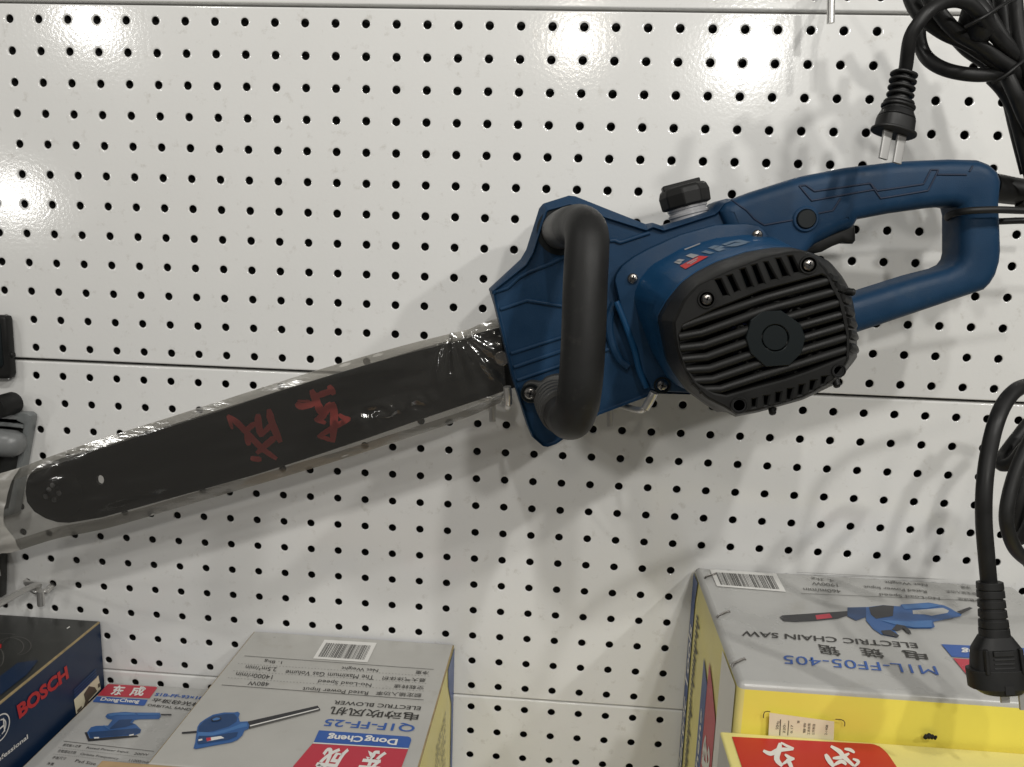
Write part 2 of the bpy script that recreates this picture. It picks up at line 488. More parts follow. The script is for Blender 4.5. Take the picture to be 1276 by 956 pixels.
# red brush marks painted on the bar
def strokes(lst, ox, oy, k, d):
    mb = MB()
    for j, (pts, w) in enumerate(lst):
        P = [(ox + x * k, oy + y * k) for x, y in pts]; W = w * k / 2 * 1.22
        P = catmull(P, 4); n = len(P); L = []; R = []
        for i in range(n):
            ax, ay = P[max(0, i - 1)]; bx, by = P[min(n - 1, i + 1)]
            l = math.hypot(bx - ax, by - ay) or 1; nx, ny = -(by - ay) / l, (bx - ax) / l
            e = min(1.0, 0.55 + 0.9 * min(i, n - 1 - i) / max(1, n - 1) * 2)
            e *= 0.92 + 0.16 * noise.noise(Vector((P[i][0] * .2, P[i][1] * .2, j)))
            L.append((P[i][0] + nx * W * e, P[i][1] + ny * W * e)); R.append((P[i][0] - nx * W * e, P[i][1] - ny * W * e))
        dd = d + 0.00012 + j * 0.00004
        v = [at(x, y, dd) for x, y in L] + [at(x, y, dd) for x, y in R]
        mb.add(v, [(i, i + 1, n + i + 1, n + i) for i in range(n - 1)])
    return mb
SL = [([(192, 335), (260, 385), (330, 455), (440, 570), (550, 650)], 40), ([(198, 340), (212, 380), (230, 435)], 24), ([(335, 450), (338, 500), (350, 552)], 38), ([(330, 445), (362, 415), (398, 388)], 36),
      ([(415, 325), (418, 400), (440, 490)], 46), ([(492, 290), (520, 400), (578, 530)], 48), ([(435, 480), (475, 440), (520, 395)], 36), ([(545, 490), (480, 540), (405, 610)], 40), ([(360, 642), (395, 650), (440, 655)], 34)]
SR = [([(690, 245), (735, 270), (845, 240)], 44), ([(700, 228), (750, 232), (790, 230)], 16), ([(800, 150), (845, 250), (880, 340)], 48), ([(815, 205), (880, 180), (970, 150)], 40), ([(925, 118), (945, 150), (965, 185)], 40),
      ([(880, 320), (850, 355), (822, 372)], 30), ([(825, 365), (865, 375), (905, 392)], 30), ([(865, 370), (905, 300), (945, 245)], 48), ([(950, 240), (965, 330), (955, 530)], 50), ([(845, 492), (930, 440), (1010, 395), (1080, 360)], 36), ([(1000, 325), (1030, 350), (1085, 362)], 28), ([(850, 490), (900, 498), (950, 520)], 26)]
strokes(SL + SR, 250, 460, 220 / 1276, DB).build('painted_mark', M['redpaint'], bar)

# ---- main body: bumper plate, tank shoulder
body_px = [(609.5, 359.5), (649, 323), (656, 311), (672, 260), (677, 254), (709, 244), (717, 245), (752, 259), (804, 279.5), (812, 277.6), (824.5, 282), (834, 279), (884, 263), (888, 259.5), (895, 251.5), (904, 248), (913, 248.2), (950, 258), (985, 283), (1005, 330), (1020, 400), (980, 450), (900, 483), (856, 490), (815, 489), (747, 514.6), (695, 550), (684, 554), (676, 554), (662.5, 542), (656, 527), (637, 467), (616, 380)]
w_in = [6, 10, 10, 10, 10, 11, 11, 11, 7, 5, 5, 5, 5, 5, 4, 4, 3, 3, 3, 3, 3, 3, 3, 3, 3, 3, 3, 3, 4, 4, 4, 4, 4]
DF = 0.100
O = pl(body_px, 0.086)
sgn = 1 if area(O) > 0 else -1
if sgn < 0: Oc = O[::-1]; wc = w_in[::-1]
else: Oc = O; wc = w_in
PXM = 0.00058
I1 = inset(Oc, [w * PXM for w in wc]); I2 = inset(Oc, [(w + 2.2) * PXM for w in wc]); Ib = inset(Oc, 0.003)
rings = [[Vector((x, -0.040, z)) for x, z in Ib], [Vector((x, -0.043, z)) for x, z in Oc], [Vector((x, -0.090, z)) for x, z in Oc],
         [Vector((x, -DF, z)) for x, z in I1], [Vector((x, -(DF - 0.0035), z)) for x, z in I2]]
v, f = loft(rings)
mb = MB(); mb.add(v, f)
n = len(Oc)
for base, rv in ((0, True), ((len(rings) - 1) * n, False)):
    for t in tessellate_polygon([[Vector((v[base + i].x, v[base + i].z, 0)) for i in range(n)]]):
        a, b, c = (base + i for i in t)
        nrm = (v[b] - v[a]).cross(v[c] - v[a])
        if (nrm.y > 0) != rv: a, c = c, a
        mb.f.append((a, b, c)); mb.m.append(0)
body = mb.build('housing', M['blue'], saw, 25)
bm_ = body.modifiers.new('soft', 'BEVEL'); bm_.width = 0.0008; bm_.segments = 2; bm_.limit_method = 'ANGLE'; bm_.angle_limit = math.radians(25)
B_body = bvh_of(body)

def ridge(px, r, name, material, parent, B, squash=0.6, lift=0.0):
    mb = MB()
    for line in px:
        dense = []
        for i in range(len(line) - 1):
            for j in range(6):
                t = j / 6; dense.append((line[i][0] * (1 - t) + line[i + 1][0] * t, line[i][1] * (1 - t) + line[i + 1][1] * t))
        dense.append(line[-1])
        mb.add(*sweep([hit(B, x, y, lift)[0] for x, y in dense], r, 8, True))
    return mb.build(name, material, parent, 60)
q1 = lambda x, y: (600 + x * .1361, 330 + y * .1360)
q2 = lambda x, y: (600 + x * .272, 380 + y * .272)
q3 = lambda x, y: (740 + x * .272, 220 + y * .272)
ridges = [[q1(110, 255), q1(240, 212), q1(345, 115), q1(440, 65), q1(640, -12), (720, 312)],
          [q1(175, 408), q1(420, 325), q1(735, 378)],
          [q1(275, 812), q1(720, 668), (757, 403)],
          [q1(310, 935), q1(720, 795), (755, 424)],
          [q2(150, 285), q2(355, 212), (760, 418)],
          [q2(165, 345), q2(345, 283), (768, 432)],
          [q3(75, 295), q3(95, 292), q3(120, 303), q3(255, 258)]]
ridge(ridges, 0.0016, 'raised_rib', M['blue'], body, B_body)

# ---- rear handle
rh_out = [(900, 253), (911.4, 248.6), (940, 238), (994.5, 220.8), (1049, 210), (1114, 202.3), (1176.7, 199.6), (1212, 200.5), (1225, 205.5), (1236, 215), (1240, 227), (1237.5, 254), (1239, 285), (1240, 312), (1238.5, 326), (1233.8, 342), (1227, 353), (1219, 361), (1068, 412), (1030, 424), (975, 385), (935, 335), (908, 300), (893, 264)]
rh_hole = [(1063.8, 274), (1103, 266.5), (1157.7, 259), (1180, 257.6), (1187, 259), (1189, 268), (1189, 316), (1187, 324), (1182, 330.5), (1171, 335.7), (1136, 344.6), (1062, 368), (1030, 377), (1005, 350), (998, 318), (1012, 304), (1040, 290), (1056, 284.5), (1060, 281)]
DH = 0.085
PH = slab(pl(rh_out, DH + .006), [pl(rh_hole, DH + .006)], DH - 0.019, DH + 0.019, 0.0085, 4)
rear = PH.build('rear_handle', M['blue'], saw, 40)
B_rear = bvh_of(rear)
q5 = lambda x, y: (940 + x * .272, 180 + y * .272)
grooves = [[q5(235, 187), q5(275, 215), q5(530, 178), q5(563, 213), q5(775, 182), q5(808, 117), q5(843, 117)],
           [q5(205, 190), q5(262, 258), q5(548, 207)], [q5(530, 178), q5(578, 248), q5(795, 212), q5(842, 120)], [q5(205, 190), q5(235, 187)],
           [q5(838, 138), q5(972, 139)], [q5(985, 125), q5(1000, 100)], [q5(283, 318), q5(360, 303), q5(395, 247)], [q5(45, 370), q5(185, 345)], [(911.4, 249.5), (930, 262), q5(0, 342), q5(45, 370)]]
ridge(grooves, 0.0007, 'groove_shade_line', M['groove'], rear, B_rear)  # dark blue tubes on the surface, groove shade put into their colour
# lock button and trigger
p, nn = hit(B_rear, 1004, 273)
mesh_obj('button_collar', *lathe(p, OUT, [(0.0088, -0.004), (0.0088, 0.0008), (0.0080, 0.0016), (0.0068, 0.0016), (0.0068, 0.0)], 32), M['blue'], rear)
mesh_obj('lock_button', *lathe(p, OUT, [(0.0064, -0.003), (0.0064, 0.0022), (0.0058, 0.003)], 32), M['disc'], rear)
trig = [(985, 300), (1010, 298), (1040, 286), (1057, 277), (1060, 283), (1060.5, 300), (1057, 304), (1051, 304), (1044, 302.5), (1032, 307), (1019, 314), (1000, 318), (985, 312)]
slab(pl(trig, DH), [], DH - 0.010, DH + 0.011, 0.003, 3).build('trigger', M['black'], saw, 40)
# cord boot at the end of the handle
b0, b1, b2 = at(1236, 234, DH), at(1262, 238, DH - .002), at(1300, 243, DH - .004)
mesh_obj('cord_boot', *sweep([b0, b1, b2], [0.0098, 0.0092, 0.0085], 20), M['cord'], saw)
mesh_obj('cord_guard', *sweep([at(1271, 252, DH), at(1277, 258, DH)], [0.004, 0.004], 12), M['cord'], saw)

# ---- motor flange, motor housing
flange_px = [(766, 350), (768, 342), (775, 331.5), (790, 320), (808, 310), (849, 292), (892, 280), (930, 278.3), (946, 281), (956, 290), (962, 304), (1000, 340), (1030, 400), (1000, 450), (930, 490), (880, 492), (856, 490), (824, 489), (812, 485), (801, 465), (794, 435), (775, 389)]
flange = slab(pl(flange_px, 0.108), [], DF - 0.008, 0.1075, 0.002, 2).build('motor_flange', M['blue'], saw, 30)
arc_px = [(766, 378), (760, 395), (759.5, 412), (764, 432), (772, 448), (783, 457)]
mesh_obj('chain_tension_ring', *sweep([at(x, y, 0.0985) for x, y in catmull(arc_px, 5)], 0.003, 10), M['blue'], saw)
fl2 = [(768, 376), (777, 398), (790, 434), (797, 462), (806, 483)]
mesh_obj('flange_lip', *sweep([at(x, y, 0.106) for x, y in catmull(fl2, 5)], 0.0022, 10), M['blue_deep'], saw)

CC = (945, 412)
base_px = [(787, 367), (796, 345), (809, 329), (849, 307), (892, 295), (930, 291), (965, 296), (1010, 320), (1040, 370), (1045, 420), (1020, 460), (960, 489), (890, 489), (845, 482), (830, 470), (811, 438), (794, 394)]
cov_px = [(818.3, 395), (831, 373), (848.5, 352), (867.8, 338), (892, 326), (930, 313.5), (963, 308.2), (984.8, 308), (1012, 315), (1034, 326), (1050, 345), (1059, 361), (1064.5, 383), (1068, 415.8), (1068, 446), (1053.5, 464), (1041, 479), (1000, 498.5), (944, 514.2), (915.5, 519.5), (903.5, 513), (893.8, 514), (884, 508), (855, 487), (838.5, 464), (829, 447.5)]
fr_px = [(871, 354), (910, 336), (950, 320.5), (985, 312.5), (1002, 312.5), (1017, 322), (1030, 336), (1039, 357), (1048, 373), (1055, 404), (1058, 419), (1058, 447), (1050, 461), (1038, 475), (1012, 490), (999, 496), (944, 511.8), (917, 516.8), (902, 507), (880, 496), (862, 478), (848, 450), (841, 425), (839, 402), (852, 374)]
win_px = [(852, 405), (890, 386), (950, 362.5), (1024, 342.5), (1031, 346), (1040, 360), (1049, 380), (1054, 405), (1056, 425), (1055, 444), (1010, 462), (978, 473), (940, 483), (905, 493), (890, 490), (870, 478), (855, 458), (847, 433), (846, 418)]
D1, D2, D3 = 0.158, 0.182, 0.200
NR = 120
r0 = [at(x, y, 0.104) for x, y in polar(base_px, CC, NR)]
covp = polar(cov_px, CC, NR)
mix = lambda A, B_, t: [(a[0] * (1 - t) + b[0] * t, a[1] * (1 - t) + b[1] * t) for a, b in zip(A, B_)]
bp = polar(base_px, CC, NR)
r1 = [at(x, y, D1 - .014) for x, y in mix(bp, covp, 0.74)]
r2 = [at(x, y, D1) for x, y in mix(bp, covp, 1.0)]
v, f = loft([r0[::-1], r1[::-1], r2[::-1]], close_last=True)
motor = mesh_obj('motor_housing', v, f, M['blue_deep'], saw, 14)
bv = motor.modifiers.new('soft', 'BEVEL'); bv.width = 0.0015; bv.segments = 3; bv.limit_method = 'ANGLE'; bv.angle_limit = math.radians(14)
B_motor = bvh_of(motor)
# cover shell: side wall + front frame
frp = polar(fr_px, CC, NR)
wig = []
for k, (a, b) in enumerate(zip(covp, frp)):
    an = 2 * PI * k / NR
    wig.append((a[0] * .55 + b[0] * .45, a[1] * .55 + b[1] * .45))
c0 = [at(x, y, D1 - 0.003) for x, y in mix(covp, [CC] * NR, 0.0)]
c1 = [at(x, y, D2) for x, y in mix(covp, frp, 0.25)]
c2 = [at(x, y, D3 - 0.0015) for x, y in mix(covp, frp, 0.94)]
c3 = [at(x, y, D3) for x, y in mix(covp, mix(frp, [CC] * NR, .012), 1.0)]
c4 = [at(x, y, D3 - 0.010) for x, y in mix(covp, mix(frp, [CC] * NR, .03), 1.0)]
v, f = loft([q[::-1] for q in (c0, c1, c2, c3)])
cover = mesh_obj('motor_cover', v, f, M['black'], saw, 16)
slots = [[(891, 349), (898, 348), (907.5, 368), (901, 369)], [(906, 344.5), (912, 343), (921, 362), (915.5, 365)], [(922.5, 336.5), (928, 335), (937.5, 357), (931, 359)], [(937, 331.5), (942.5, 330), (952, 353), (945.5, 354.5)],
         [(952, 327.5), (956.2, 327), (967.6, 347.5), (961, 349)], [(967, 323), (971.8, 322.6), (982.7, 343.5), (975.5, 345)], [(982, 320), (987, 319.5), (996.5, 339), (989.5, 340)],
         [(937, 498), (942.5, 497), (941.5, 507), (937.2, 508)], [(952, 494), (958, 493.5), (955.9, 505), (952.4, 505.5)], [(967, 490), (973, 489), (971, 501.5), (966.5, 502.5)], [(981.4, 485.4), (987.7, 484.7), (984.2, 498), (980.8, 498.4)], [(996, 480.4), (1002, 479.7), (998.8, 492), (994.6, 492.6)],
         [(1010, 475), (1016.6, 474.4), (1012.4, 486.4), (1008.8, 486.8)], [(1024, 470), (1031, 469.4), (1027, 478.4), (1023.4, 479.5)]]
scr_px = [(880.5, 373, 6.6), (1007.5, 330, 6.6), (921, 505, 6.5), (1045, 462, 5.2)]
holes = [pl(win_px, D3)] + [pl(s, D3) for s in slots]
fr_loop = [(q.x, q.z) for q in [at(x, y, D3) for x, y in mix(frp, [CC] * NR, .012)]]
face = slab(fr_loop, holes, D3 - 0.009, D3 + 0.0004, 0.0007, 1, hbev=0.0009).build('grille_frame', M['black'], cover, 30)
# grille bars
bars = [[(849, 407), (866, 401), (955, 371), (1031, 350)], [(846, 420), (874, 415), (955, 386), (1042, 362.5)], [(847, 434), (876.6, 430.5), (950, 405), (1047, 376.5)], [(850, 447.8), (880, 445), (950, 420), (1052.5, 391)],
        [(855, 461.5), (884, 459.5), (950, 437), (1055, 405.5)], [(861, 474.8), (888, 473), (950, 452), (1056, 420)], [(871, 486), (898, 485), (950, 468), (1056, 435)]]
mb = MB()
for b_ in bars:
    P = [at(x, y, D3 - 0.0026) for x, y in b_]
    P = [Vector(q) for q in catmull([tuple(q) for q in P], 1)]
    # extend kink sharpness with straight segments
    mb.add(*sweep(P, 0.0027, 12, True))
bars_o = mb.build('grille_bars', M['black'], cover, 60)
mb = MB()
ring = [(966 + 47 * math.cos(a) * 1.03, 421 + 45 * math.sin(a)) for a in [2 * PI * k / 48 for k in range(49)]]
mb.add(*sweep([at(x, y, D3 - 0.008) for x, y in ring], 0.0015, 8, False))
for a in (20, 62, 118, 160, 200, 242, 298, 340):
    ca, sa = math.cos(math.radians(a)), math.sin(math.radians(a))
    mb.add(*sweep([at(966 + 28 * ca, 421 + 28 * sa, D3 - 0.007), at(966 + 66 * ca, 421 + 60 * sa, D3 - 0.009)], 0.0013, 8))
mb.build('inner_web', M['black'], cover, 60)
octp = [(949, 388.5), (973, 387), (997, 404), (1003, 421), (998, 440), (983, 455), (954, 457), (935, 440), (929, 421), (935, 399)]
circ = lambda cx, cy, r, n=36: [(cx + r * math.cos(2 * PI * k / n), cy + r * math.sin(2 * PI * k / n)) for k in range(n)]
slab(pl(octp, D3), [pl(circ(965.5, 421, 17), D3)], D3 - 0.006, D3 + 0.0013, 0.0004, 1, hbev=0.0004).build('centre_plate', M['disc'], cover, 8)
slab(pl(circ(965.5, 421, 15.6), D3), [], D3 - 0.006, D3 + 0.0008, 0.0003, 1).build('centre_cap', M['disc'], cover, 8)
# black disc puts the shade inside the grille into its colour, coil windings
slab(pl(mix(polar(win_px, CC, 48), [CC] * 48, -0.05), D3 - 0.03), [], D3 - 0.034, D3 - 0.030, 0.0005, 1).build('grille_shade_disc', M['dark'], cover)
mb = MB()
for a in range(0, 360, 45):
    ca, sa = math.cos(math.radians(a + 10)), math.sin(math.radians(a + 10))
    mb.add(*lathe(at(964 + 42 * ca, 421 + 40 * sa, D3 - 0.026), OUT, [(0.007, -0.004), (0.007, 0.006), (0.004, 0.009)], 14))
mb.build('coil_winding', M['copper'], cover)
# dark sockets and screws of the cover
for x, y, r in scr_px:
    c = at(x, y, D3 + 0.0004); R = r * 0.00047
    mesh_obj('screw_socket', *lathe(c, OUT, [(R * 1.75, -0.002), (R * 1.75, 0.0002), (R * 1.62, 0.0010), (R * 1.4, 0.0010), (R * 1.32, 0.0)], 28), M['black'], cover)
    if y < 400: screw(c + OUT * 0.0002, OUT, R * 1.05, cover)
    else: mesh_obj('screw_well', *lathe(c, OUT, [(R * 1.3, -0.004), (R * 1.3, 0.0003), (R * 1.1, 0.0003), (R * 0.9, -0.003)], 24), M['dark'], cover)
# right-hand vent fins of the cover
mb = MB()
for x, y in ((1040, 345), (1049, 357), (1055, 371), (1059, 386), (1062, 400), (1063.5, 415), (1064, 431)):
    mb.add(*sweep([at(x - 7, y + 1, D3 - 0.002), at(x - 1, y + 3, D3 - 0.008), at(x + 2, y + 6, D3 - 0.022)], [0.0026, 0.0028, 0.0022], 10))
mb.build('vent_fin', M['black'], cover, 60)
for x, y in ((1059, 364), (1042, 477), (962, 511)):
    mb = MB(); mb.add(*lathe(at(x, y, D3 - 0.012), (1 if y < 400 else 0.2, -0.6, 0 if y < 400 else -1), [(0.0022, -0.006), (0.0022, 0.002), (0.0014, 0.003)], 12)); mb.build('cover_stud', M['black'], cover)
# corner block upper left of cover
# flange screws
B_fl = bvh_of(flange)
for x, y in ((788.5, 347), (943.5, 293), (825, 480)):
    p, nn = hit(B_fl, x, y); screw(p + OUT * 0.0005, OUT, 0.0037, saw)
mesh_obj('screw_boss', *lathe(hit(B_fl, 825, 480)[0], OUT, [(0.006, -0.002), (0.006, 0.001), (0.0048, 0.001), (0.0045, -0.0005)], 24), M['disc'], saw)

# rating film on top of the motor
def wrap_poly(pts, B, lift, div=6):
    """fan-free grid patch on a surface: pts = quad in px (4 corners)"""
    a, b, c, d = pts; v = []; f = []
    for i in range(div + 1):
        for j in range(div + 1):
            s, t = i / div, j / div
            x = (a[0] * (1 - s) + b[0] * s) * (1 - t) + (d[0] * (1 - s) + c[0] * s) * t
            y = (a[1] * (1 - s) + b[1] * s) * (1 - t) + (d[1] * (1 - s) + c[1] * s) * t
            v.append(hit(B, x, y, lift)[0])
    w = div + 1
    for i in range(div):
        for j in range(div):
            f.append((i * w + j, i * w + j + 1, (i + 1) * w + j + 1, (i + 1) * w + j))
    return v, f
q6 = lambda x, y: (820 + x * .1411, 270 + y * .1411)
mb = MB()
for quad in ([(232, 290), (375, 235), (372, 248), (240, 300)], [(245, 350), (290, 330), (365, 345), (310, 372)], [(160, 392), (190, 378), (240, 385), (205, 405)], [(140, 408), (160, 398), (215, 410), (190, 425)]):
    mb.add(*wrap_poly([q6(*p) for p in quad], B_motor, 0.0004, 3), 0)
for quad in ([(440, 280), (500, 258), (545, 262), (480, 290)], [(480, 292), (560, 262), (590, 268), (520, 300)], [(380, 318), (420, 302), (500, 322), (460, 336)], [(560, 250), (640, 222), (680, 228), (600, 258)], [(590, 268), (690, 235), (790, 240), (690, 268)], [(640, 222), (720, 208), (820, 230), (760, 240)], [(500, 300), (560, 285), (600, 290), (540, 312)]):
    mb.add(*wrap_poly([q6(*p) for p in quad], B_motor, 0.0004, 3), 2)
mb.add(*wrap_poly([q6(*p) for p in [(195, 440), (365, 352), (445, 358), (245, 468)]], B_motor, 0.0005, 4), 1)
mb.add(*wrap_poly([q6(*p) for p in [(255, 420), (350, 370), (358, 374), (265, 425)]], B_motor, 0.0007, 3), 0)
mb.add(*wrap_poly([q6(*p) for p in [(280, 425), (340, 390), (348, 394), (290, 428)]], B_motor, 0.0007, 3), 0)
mb.build('rating_label', [M['neck'], M['inkred2'], M['ratingtext']], motor, None)

# ---- tank cap and neck
axis = (at(850, 235, .07) - at(857, 268, .07)).normalized(); axis = (axis + Vector((0, 0.05, 0))).normalized()
nc = at(858.5, 270, 0.07)
mb = MB()
mb.add(*lathe(nc, axis, [(0.0138, -0.006), (0.0138, 0.0005), (0.0146, 0.0012), (0.0146, 0.0028), (0.0136, 0.0034), (0.0136, 0.0050), (0.0144, 0.0056), (0.0144, 0.0070), (0.013, 0.008)], 32))
mb.build('filler_neck', M['neck'], saw)
mb = MB()
# ten-sided knob with scalloped lobes
prof = [(0.0168, 0.0074), (0.0180, 0.0080), (0.0186, 0.0165), (0.0172, 0.0205), (0.0150, 0.0222), (0.006, 0.0226)]
v, f = lathe(nc, axis, prof, 9)
mb.add(v, f)
v, f = box((-0.0125, -0.006, 0.020), (0.0145, 0.006, 0.0252))
nx = axis.cross(Vector((0, 1, 0))).normalized(); ny = axis.cross(nx)
mb.add([nc + nx * q[0] + ny * q[1] + axis * q[2] for q in v], f)
cap = mb.build('tank_cap', M['black'], saw, 20)
bv = cap.modifiers.new('soft', 'BEVEL'); bv.width = 0.0008; bv.segments = 2; bv.limit_method = 'ANGLE'

# ---- front handle loop
path = [(698, 287, .098), (704, 284, .118), (713, 281.5, .145), (722, 281, .168), (729, 286, .186), (731.5, 298, .197), (731, 320, .203), (729, 360, .208), (727, 420, .212), (724, 470, .213), (720, 500, .210), (714.5, 519, .198), (708, 522, .180), (700, 514, .150), (694, 504, .120), (690, 497, .096)]
P = [at(*q) for q in path]
P = [Vector(q) for q in catmull([tuple(q) for q in P], 8)]
hl = mesh_obj('front_handle', *sweep(P, 0.0129, 32), M['rubber'], saw, 60)
mesh_obj('handle_collar', *sweep(P[0:17], [0.0131] * 15 + [0.01305, 0.0126], 32), M['greyrub'], hl, 60)
# moulding seam along the handle
S = [(752.5, 303, .2), (754.5, 330, .203), (753, 380, .207), (750.5, 430, .21), (748, 480, .21), (744, 512, .2)]
mesh_obj('handle_seam', *sweep([at(*q) for q in catmull(S, 5)], 0.0012, 8), M['rubber'], hl, 60)
# lower bracket: ribbed collar and screw ear
mb = MB()
for t, rr in ((0.10, 0.0155), (0.112, 0.0157), (0.124, 0.0157), (0.136, 0.0156), (0.148, 0.0152)):
    s = (t - 0.096) / (0.15 - 0.096)
    c = at(690 + 10 * s, 495 + 17 * s, t); c2 = at(690 + 10 * s + 1, 495 + 17 * s + 1.8, t + 0.006)
    mb.add(*sweep([c, c.lerp(c2, .2), c.lerp(c2, .8), c2], [rr - .0012, rr, rr, rr - .0012], 28))
mb.add(*sweep([at(690, 495, .097), at(701, 513.5, .156)], 0.0143, 28))
ear = [(650, 489), (652, 481), (658, 476), (665, 475), (674, 476), (682, 470), (700, 468), (708, 490), (700, 512), (684, 512), (676, 499), (668, 501), (660, 502), (653, 497)]
e = slab(pl(catmull(ear, 3, True), DF + .003), [], DF - 0.004, DF + 0.005, 0.0012, 2)
mb.add(e.v, e.f)
col_o = mb.build('handle_bracket', M['greyrub'], hl, 40)
mesh_obj('screw_recess', *lathe(at(661, 490, DF + .005), OUT, [(0.0072, -0.001), (0.0072, 0.0005), (0.0066, 0.001), (0.0060, 0.001), (0.0058, 0.0002)], 28), M['disc'], hl)
screw(at(661, 490, DF + .0056), OUT, 0.0046, hl)
# dark recess ring where the handle enters the plate
mesh_obj('handle_socket', *lathe(at(699, 287.5, DF - 0.0032), OUT, [(0.0172, -0.001), (0.0172, 0.0006), (0.0135, 0.0006)], 36), M['disc'], body)

# ================================================================== PLASTIC SLEEVE ROUND THE BAR
top_px = [(-30, 598), (0, 590), (27, 582), (51, 573), (120, 549), (230, 514), (380, 466), (486, 435), (558, 416.5), (582, 411), (600, 403), (622, 396)]
bot_px = [(-30, 705), (0, 690), (18, 687.5), (72, 671), (135, 658), (235, 629), (395, 582), (480, 555), (556, 530), (590, 517), (615, 506), (632, 498)]
def edge(pts, n): 
    c = catmull(pts, 12); xa, xb = pts[0][0], pts[-1][0]; out = []; k = 0
    for i in range(n + 1):
        x = xa + (xb - xa) * i / n
        while k < len(c) - 2 and c[k + 1][0] < x: k += 1
        t = (x - c[k][0]) / max(1e-6, c[k + 1][0] - c[k][0]); out.append((x, c[k][1] * (1 - t) + c[k + 1][1] * t))
    return out
NU, NV = 240, 60
T, Bm = edge(top_px, NU), edge(bot_px, NU)
def sheet(sign, d0, amp, seed):
    v = []; f = []
    for i in range(NU + 1):
        for j in range(NV + 1):
            t = j / NV; x = T[i][0] * (1 - t) + Bm[i][0] * t; y = T[i][1] * (1 - t) + Bm[i][1] * t
            e = min(1, min(t, 1 - t) * 9)
            # coordinates along / across the bar
            al = x * .957 - y * .29; ac = x * .29 + y * .957
            w = noise.noise(Vector((al * .008, ac * .05, seed))) * .5 + noise.noise(Vector((al * .02, ac * .09, seed + 2))) * .22
            mouth = max(0, 1 - math.hypot((x - 608) / 78, (y - 440) / 75)) ** 0.7
            an = math.atan2(y - 402, x - 560)          # folds fan out from the gathered corner
            fold = 1 - 2.6 * abs(noise.noise(Vector((an * 3.4, math.hypot(x - 560, y - 402) * .006, seed))))
            patch = max(0, 1 - math.hypot((al - 305) / 85, (ac - 630) / 17))
            crump = 1 - 2.4 * abs(noise.noise(Vector((al * .05, ac * .06, seed + 4))))
            nose = max(0, 1 - math.hypot((x - 62) / 52, (y - 603) / 26))
            crn = 1 - 2.4 * abs(noise.noise(Vector((x * .045, y * .05, seed + 9))))
            corner = max(0, 1 - math.hypot((x - 590) / 36, (y - 412) / 16))
            off = e * (0.0022 + amp * max(-0.9, w + mouth * fold * 2.0 + patch * crump * 1.2 + nose * crn * .9 + corner * crump * 1.3))
            v.append(at(x, y, d0 + sign * off))
    W = NV + 1
    for i in range(NU):
        for j in range(NV): f.append((i * W + j, i * W + j + 1, (i + 1) * W + j + 1, (i + 1) * W + j))
    return v, f
sl = empty('plastic_sleeve', at(330, 560, 0.07), 'wrinkled clear plastic sleeve wrapped round the black saw bar', 'plastic sleeve')
v, f = sheet(1, 0.0675, 0.0022, 1.0); mesh_obj('front_film', v, f, M['film'], sl, None)
v, f = sheet(1, 0.0685, 0.0022, 1.0)
keep = int(NU * 62 / 652)
v2 = []; f2 = []
lims = [keep * (0.60 + 0.33 * (abs(j / NV - .5) * 2) ** 2.0 + .10 * noise.noise(Vector((j * .07, 1, 1)))) for j in range(NV + 1)]
for i in range(keep + 1):
    for j in range(NV + 1):
        u = i / keep * lims[j]; k = int(u); t = u - k
        q = v[k * (NV + 1) + j].lerp(v[(k + 1) * (NV + 1) + j], t)
        q.y -= 0.0004 + 0.0016 * abs(noise.noise(Vector((u * .10, j * .10, 3.0))))
        v2.append(q)
for i in range(keep):
    for j in range(NV):
        f2.append((i * (NV + 1) + j, i * (NV + 1) + j + 1, (i + 1) * (NV + 1) + j + 1, (i + 1) * (NV + 1) + j))
mesh_obj('bunched_end', v2, f2, M['filmend'], sl, None)
v, f = sheet(-1, 0.0590, 0.0010, 5.0); mesh_obj('back_film', v, f, M['film'], sl, None)
def strip(E, dirv, w0, w1, name, d):
    v = []; f = []
    for i, (x, y) in enumerate(E):
        wob = 0.8 * noise.noise(Vector((x * .02, 2.0, d * 100)))
        w = w0 + (w1 - w0) * i / NU + wob
        for k, (t, dd) in enumerate(((0, 0), (.3, .0006), (.65, .0009), (1, .0003))):
            v.append(at(x, y + dirv * w * t, d + dd + 0.0006 * noise.noise(Vector((x * .05, t * 3, 7)))))
    for i in range(NU):
        for k in range(3): f.append((i * 4 + k, (i + 1) * 4 + k, (i + 1) * 4 + k + 1, i * 4 + k + 1) if dirv < 0 else (i * 4 + k, i * 4 + k + 1, (i + 1) * 4 + k + 1, (i + 1) * 4 + k))
    return mesh_obj(name, v, f, M['filmfold'], sl, None)
strip(T, 1, 13, 11, 'folded_seam', 0.0672)
strip(Bm, -1, 15, 10, 'folded_seam', 0.0672)

